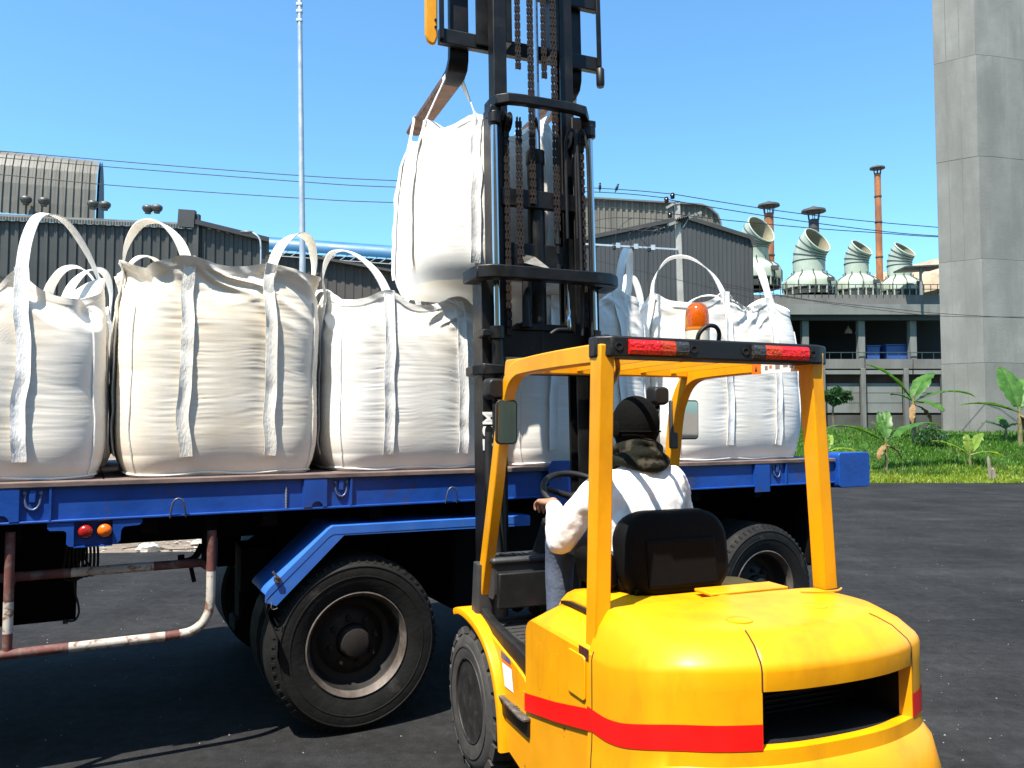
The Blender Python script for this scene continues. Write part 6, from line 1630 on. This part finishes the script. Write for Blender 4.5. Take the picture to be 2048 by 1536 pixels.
# ================================================================== DRIVER
drv=empty('person',F_ORG,F_ROT,'driver seen from behind in white shirt, dark cap and camouflage scarf, hand at the wheel','person')
skin=M('skin',(.38,.19,.12),.55,var=.12,scale=12)
shirt_m=M('shirt_white',(.78,.76,.74),.8,var=.05,scale=6,bump=.5,bscale=9)
jean=M('trousers_blue_grey',(.09,.11,.16),.85,var=.2,scale=14,bump=.2,bscale=60)
cap_m=M('cap_black',(.004,.004,.004),.95,spec=.08,var=.3,scale=20,bump=.2,bscale=60)
scarf_m=M('scarf_camouflage',(.010,.011,.008),.95,spec=.1,var=.3,scale=10,bump=.6,bscale=14,col2=(.042,.036,.026),thr=.56,soft=.03,scale2=12)
def remesh(o_,vox,it=4):
    m_=o_.modifiers.new('remesh','REMESH'); m_.mode='VOXEL'; m_.voxel_size=vox; m_.use_smooth_shade=True
    s_=o_.modifiers.new('smooth','SMOOTH'); s_.iterations=it; s_.factor=.5
def limb(mb,pts,rs,n=14,sub=6):
    P=catmull(pts,len(pts)*sub); r_=np.interp(np.linspace(0,len(pts)-1,len(P)),np.arange(len(pts)),rs)
    mb.tube(P,list(r_),n); mb.ell(P[0],(r_[0],)*3,n,8); mb.ell(P[-1],(r_[-1],)*3,n,8)
def torso(mb,secs,n=24):
    """secs: (centre, half width, half depth)"""
    P=[]
    for c_,w_,d_ in secs:
        P.append([(c_[0]+w_*math.cos(2*math.pi*k/n)*(1 if True else 1),c_[1]+d_*math.sin(2*math.pi*k/n),c_[2]) for k in range(n)])
    mb.grid(P,cv=True); mb.add(P[0],[tuple(range(n))]); mb.add(P[-1],[tuple(range(n))])
cxp=-.085
Lsh=Vector((cxp-.195,.47,1.515)); Lel=Vector((-.405,.60,1.255)); Lwr=Vector((-.325,.86,1.395))
Rsh=Vector((cxp+.195,.47,1.515)); Rel=Vector((.19,.58,1.25)); Rwr=Vector((.16,.86,1.29))
# body: one continuous skin surface (head, neck, trunk, arms, hands, legs)
mb=MB()
torso(mb,[((cxp,.46,1.15),.165,.12),((cxp,.46,1.25),.155,.11),((cxp,.455,1.38),.17,.115),((cxp,.455,1.48),.18,.105),((cxp,.46,1.54),.12,.08)])
limb(mb,[(cxp,.47,1.50),(cxp,.49,1.60),(-.07,.52,1.68)],[.065,.056,.056])
mb.ell((-.068,.525,1.765),(.077,.098,.115),20,14); mb.ell((-.068,.57,1.705),(.058,.06,.06))
mb.ell((-.068,.622,1.745),(.013,.02,.022)); 
for sg_ in (-1,1):
    mb.ell((-.068+sg_*.079,.52,1.755),(.010,.022,.032))
limb(mb,[Lsh,Lel,Lwr],[.048,.042,.028]); limb(mb,[Rsh,Rel,Rwr],[.048,.042,.028])
for hx,kx in ((-.10,-1),(.10,1)):
    limb(mb,[(cxp+hx,.47,1.20),(cxp+hx*1.7,.86,1.235),(cxp+hx*1.6,.95,.88)],[.065,.048,.032]); limb(mb,[(cxp+hx*1.6,.95,.84),(cxp+hx*1.7,1.08,.79)],[.045,.035])
def hand(mb,wr,fwd,side,up,curl,splay=1.0):
    """palm with five unequal bent fingers; side points to the thumb"""
    fwd=Vector(fwd).normalized(); side=(Vector(side)-fwd*Vector(side).dot(fwd)).normalized(); up=fwd.cross(side)
    if up.dot(Vector((0,0,1)))<0: up=-up
    pc=wr+fwd*.045
    for k in range(5):
        o_=(-.030+.015*k); mb.tube([wr+side*o_*.55,wr+fwd*.05+side*o_,wr+fwd*.092+side*o_*1.1],[.016,.0165,.0125],10)
    Ls=[.062,.080,.086,.076]; offs=[-.036,-.012,.012,.035]
    for L,o_ in zip(Ls,offs):
        b_=wr+fwd*.088+side*o_*1.0; pts=[b_]; a_=0.05; dd=fwd+side*(o_*1.5*splay)
        dd.normalize()
        for q,fr in enumerate((.45,.32,.23)):
            a_+=curl*(.55,.9,.8)[q]; pts.append(pts[-1]+(dd*math.cos(a_)-up*math.sin(a_))*L*fr)
        mb.tube(catmull(pts,10),[.0095,.0093,.0092,.009,.0088,.0086,.0084,.008,.0075,.006],9); mb.ell(pts[-1],(.006,.006,.006),8,6)
    tb=wr+fwd*.028+side*.034; pts=[tb,tb+fwd*.022+side*.024-up*.006,tb+fwd*.046+side*.034-up*.016,tb+fwd*.066+side*.036-up*.028]
    mb.tube(catmull(pts,9),[.0135,.013,.012,.0112,.0108,.0104,.010,.009,.007],9)
hand(mb,Lwr,(-.05,1,.02),(1,.1,.0),(0,0,1),.85)
hand(mb,Rwr,(-.05,1,-.05),(-1,.1,.0),(0,0,1),.9)
body=mb.build('body',skin,drv,fix=False); remesh(body,.0055,3)
# shirt
mb=MB()
torso(mb,[((cxp,.45,1.12),.185,.145),((cxp,.45,1.22),.185,.14),((cxp,.445,1.34),.20,.14),((cxp,.448,1.45),.212,.132),((cxp,.455,1.52),.195,.11),((cxp,.465,1.565),.125,.085),((cxp,.475,1.595),.075,.07)])
limb(mb,[Lsh+Vector((.03,0,-.01)),Lsh.lerp(Lel,.5)+Vector((-.01,0,0)),Lel,Lel.lerp(Lwr,.5)+Vector((0,0,-.008)),Lwr-(Lwr-Lel).normalized()*.045],[.080,.070,.064,.054,.040])
limb(mb,[Rsh+Vector((-.03,0,-.01)),Rsh.lerp(Rel,.5),Rel,Rel.lerp(Rwr,.5)+Vector((0,0,-.012)),Rwr-(Rwr-Rel).normalized()*.02],[.082,.076,.070,.060,.042])
sh_=mb.build('shirt',shirt_m,drv,fix=False); remesh(sh_,.010,5)
tx=bpy.data.textures.new('cloth_folds','CLOUDS'); tx.noise_scale=.085; tx.noise_depth=2
dm=sh_.modifiers.new('folds','DISPLACE'); dm.texture=tx; dm.strength=.024; dm.mid_level=.5; dm.texture_coords='LOCAL'
# trousers
mb=MB(); torso(mb,[((cxp,.46,1.14),.18,.14),((cxp,.46,1.20),.185,.145),((cxp,.46,1.25),.175,.14)])
for hx in (-.10,.10):
    limb(mb,[(cxp+hx,.47,1.215),(cxp+hx*1.7,.84,1.24),(cxp+hx*1.65,.94,1.12),(cxp+hx*1.6,.96,.82)],[.105,.086,.075,.062])
tr_=mb.build('trousers',jean,drv,fix=False); remesh(tr_,.012,4)
for hx in (-.10,.10):
    mb=MB(); c0=Vector((cxp+hx*1.6,.96,.745)); mb.sweep([c0+Vector((0,-.06,.05)),c0+Vector((0,0,.055)),c0+Vector((0,.10,.035)),c0+Vector((0,.18,.025))],rrect(.085,.09,.03,4),(0,0,1),scale=[.8,1,.9,.55]); mb.build('shoe',blk_plastic,drv,smooth=50)
# knitted cap with ear band
mb=MB(); hc=Vector((-.068,.522,1.768)); n=32; P=[]
for i in range(14):
    th=R(104)*(1-i/13); zz_=math.cos(th); rr=math.sin(th)
    P.append([tuple(hc+Vector((.103*rr*math.cos(2*math.pi*k/n),.122*rr*math.sin(2*math.pi*k/n),.006+.128*zz_))) for k in range(n)])
mb.grid(P,cv=True); cp1=mb.build('cap',cap_m,drv,smooth=60,fix=False)
for sg_ in (-1,1):
    mb=MB(); mb.ell(tuple(hc+Vector((sg_*.100,.0,-.02))),(.014,.035,.042)); mb.build('ear_flap',cap_m,cp1,smooth=60)
mb=MB(); mb.tube([tuple(hc+Vector((.105*math.cos(2*math.pi*k/40),.124*math.sin(2*math.pi*k/40),-.028))) for k in range(40)],.004,8,closed=True); mb.build('cap_band',cap_m,cp1,smooth=60)
mb=MB(); mb.ell(tuple(hc+Vector((0,.0,-.025))),(.094,.112,.125),24,16); mb.build('balaclava',cap_m,cp1,smooth=60)
# scarf: stacked folds round the neck
mb=MB(); rs2=np.random.RandomState(5)
for k in range(4):
    z_=1.60+.027*k; rx=.118-.013*k; ry=.116-.010*k; ph0=rs2.uniform(0,6)
    mb.tube([(-.072+.002*k+(rx+.008*math.sin(3*2*math.pi*j/36+ph0))*math.cos(2*math.pi*j/36), .492+.006*k+(ry+.006*math.sin(4*2*math.pi*j/36+ph0))*math.sin(2*math.pi*j/36), z_+.014*math.sin(2*2*math.pi*j/36+ph0)) for j in range(36)],.026-.001*k,10,closed=True)
sc=mb.build('scarf',scarf_m,drv,smooth=60,fix=False); remesh(sc,.007,3)
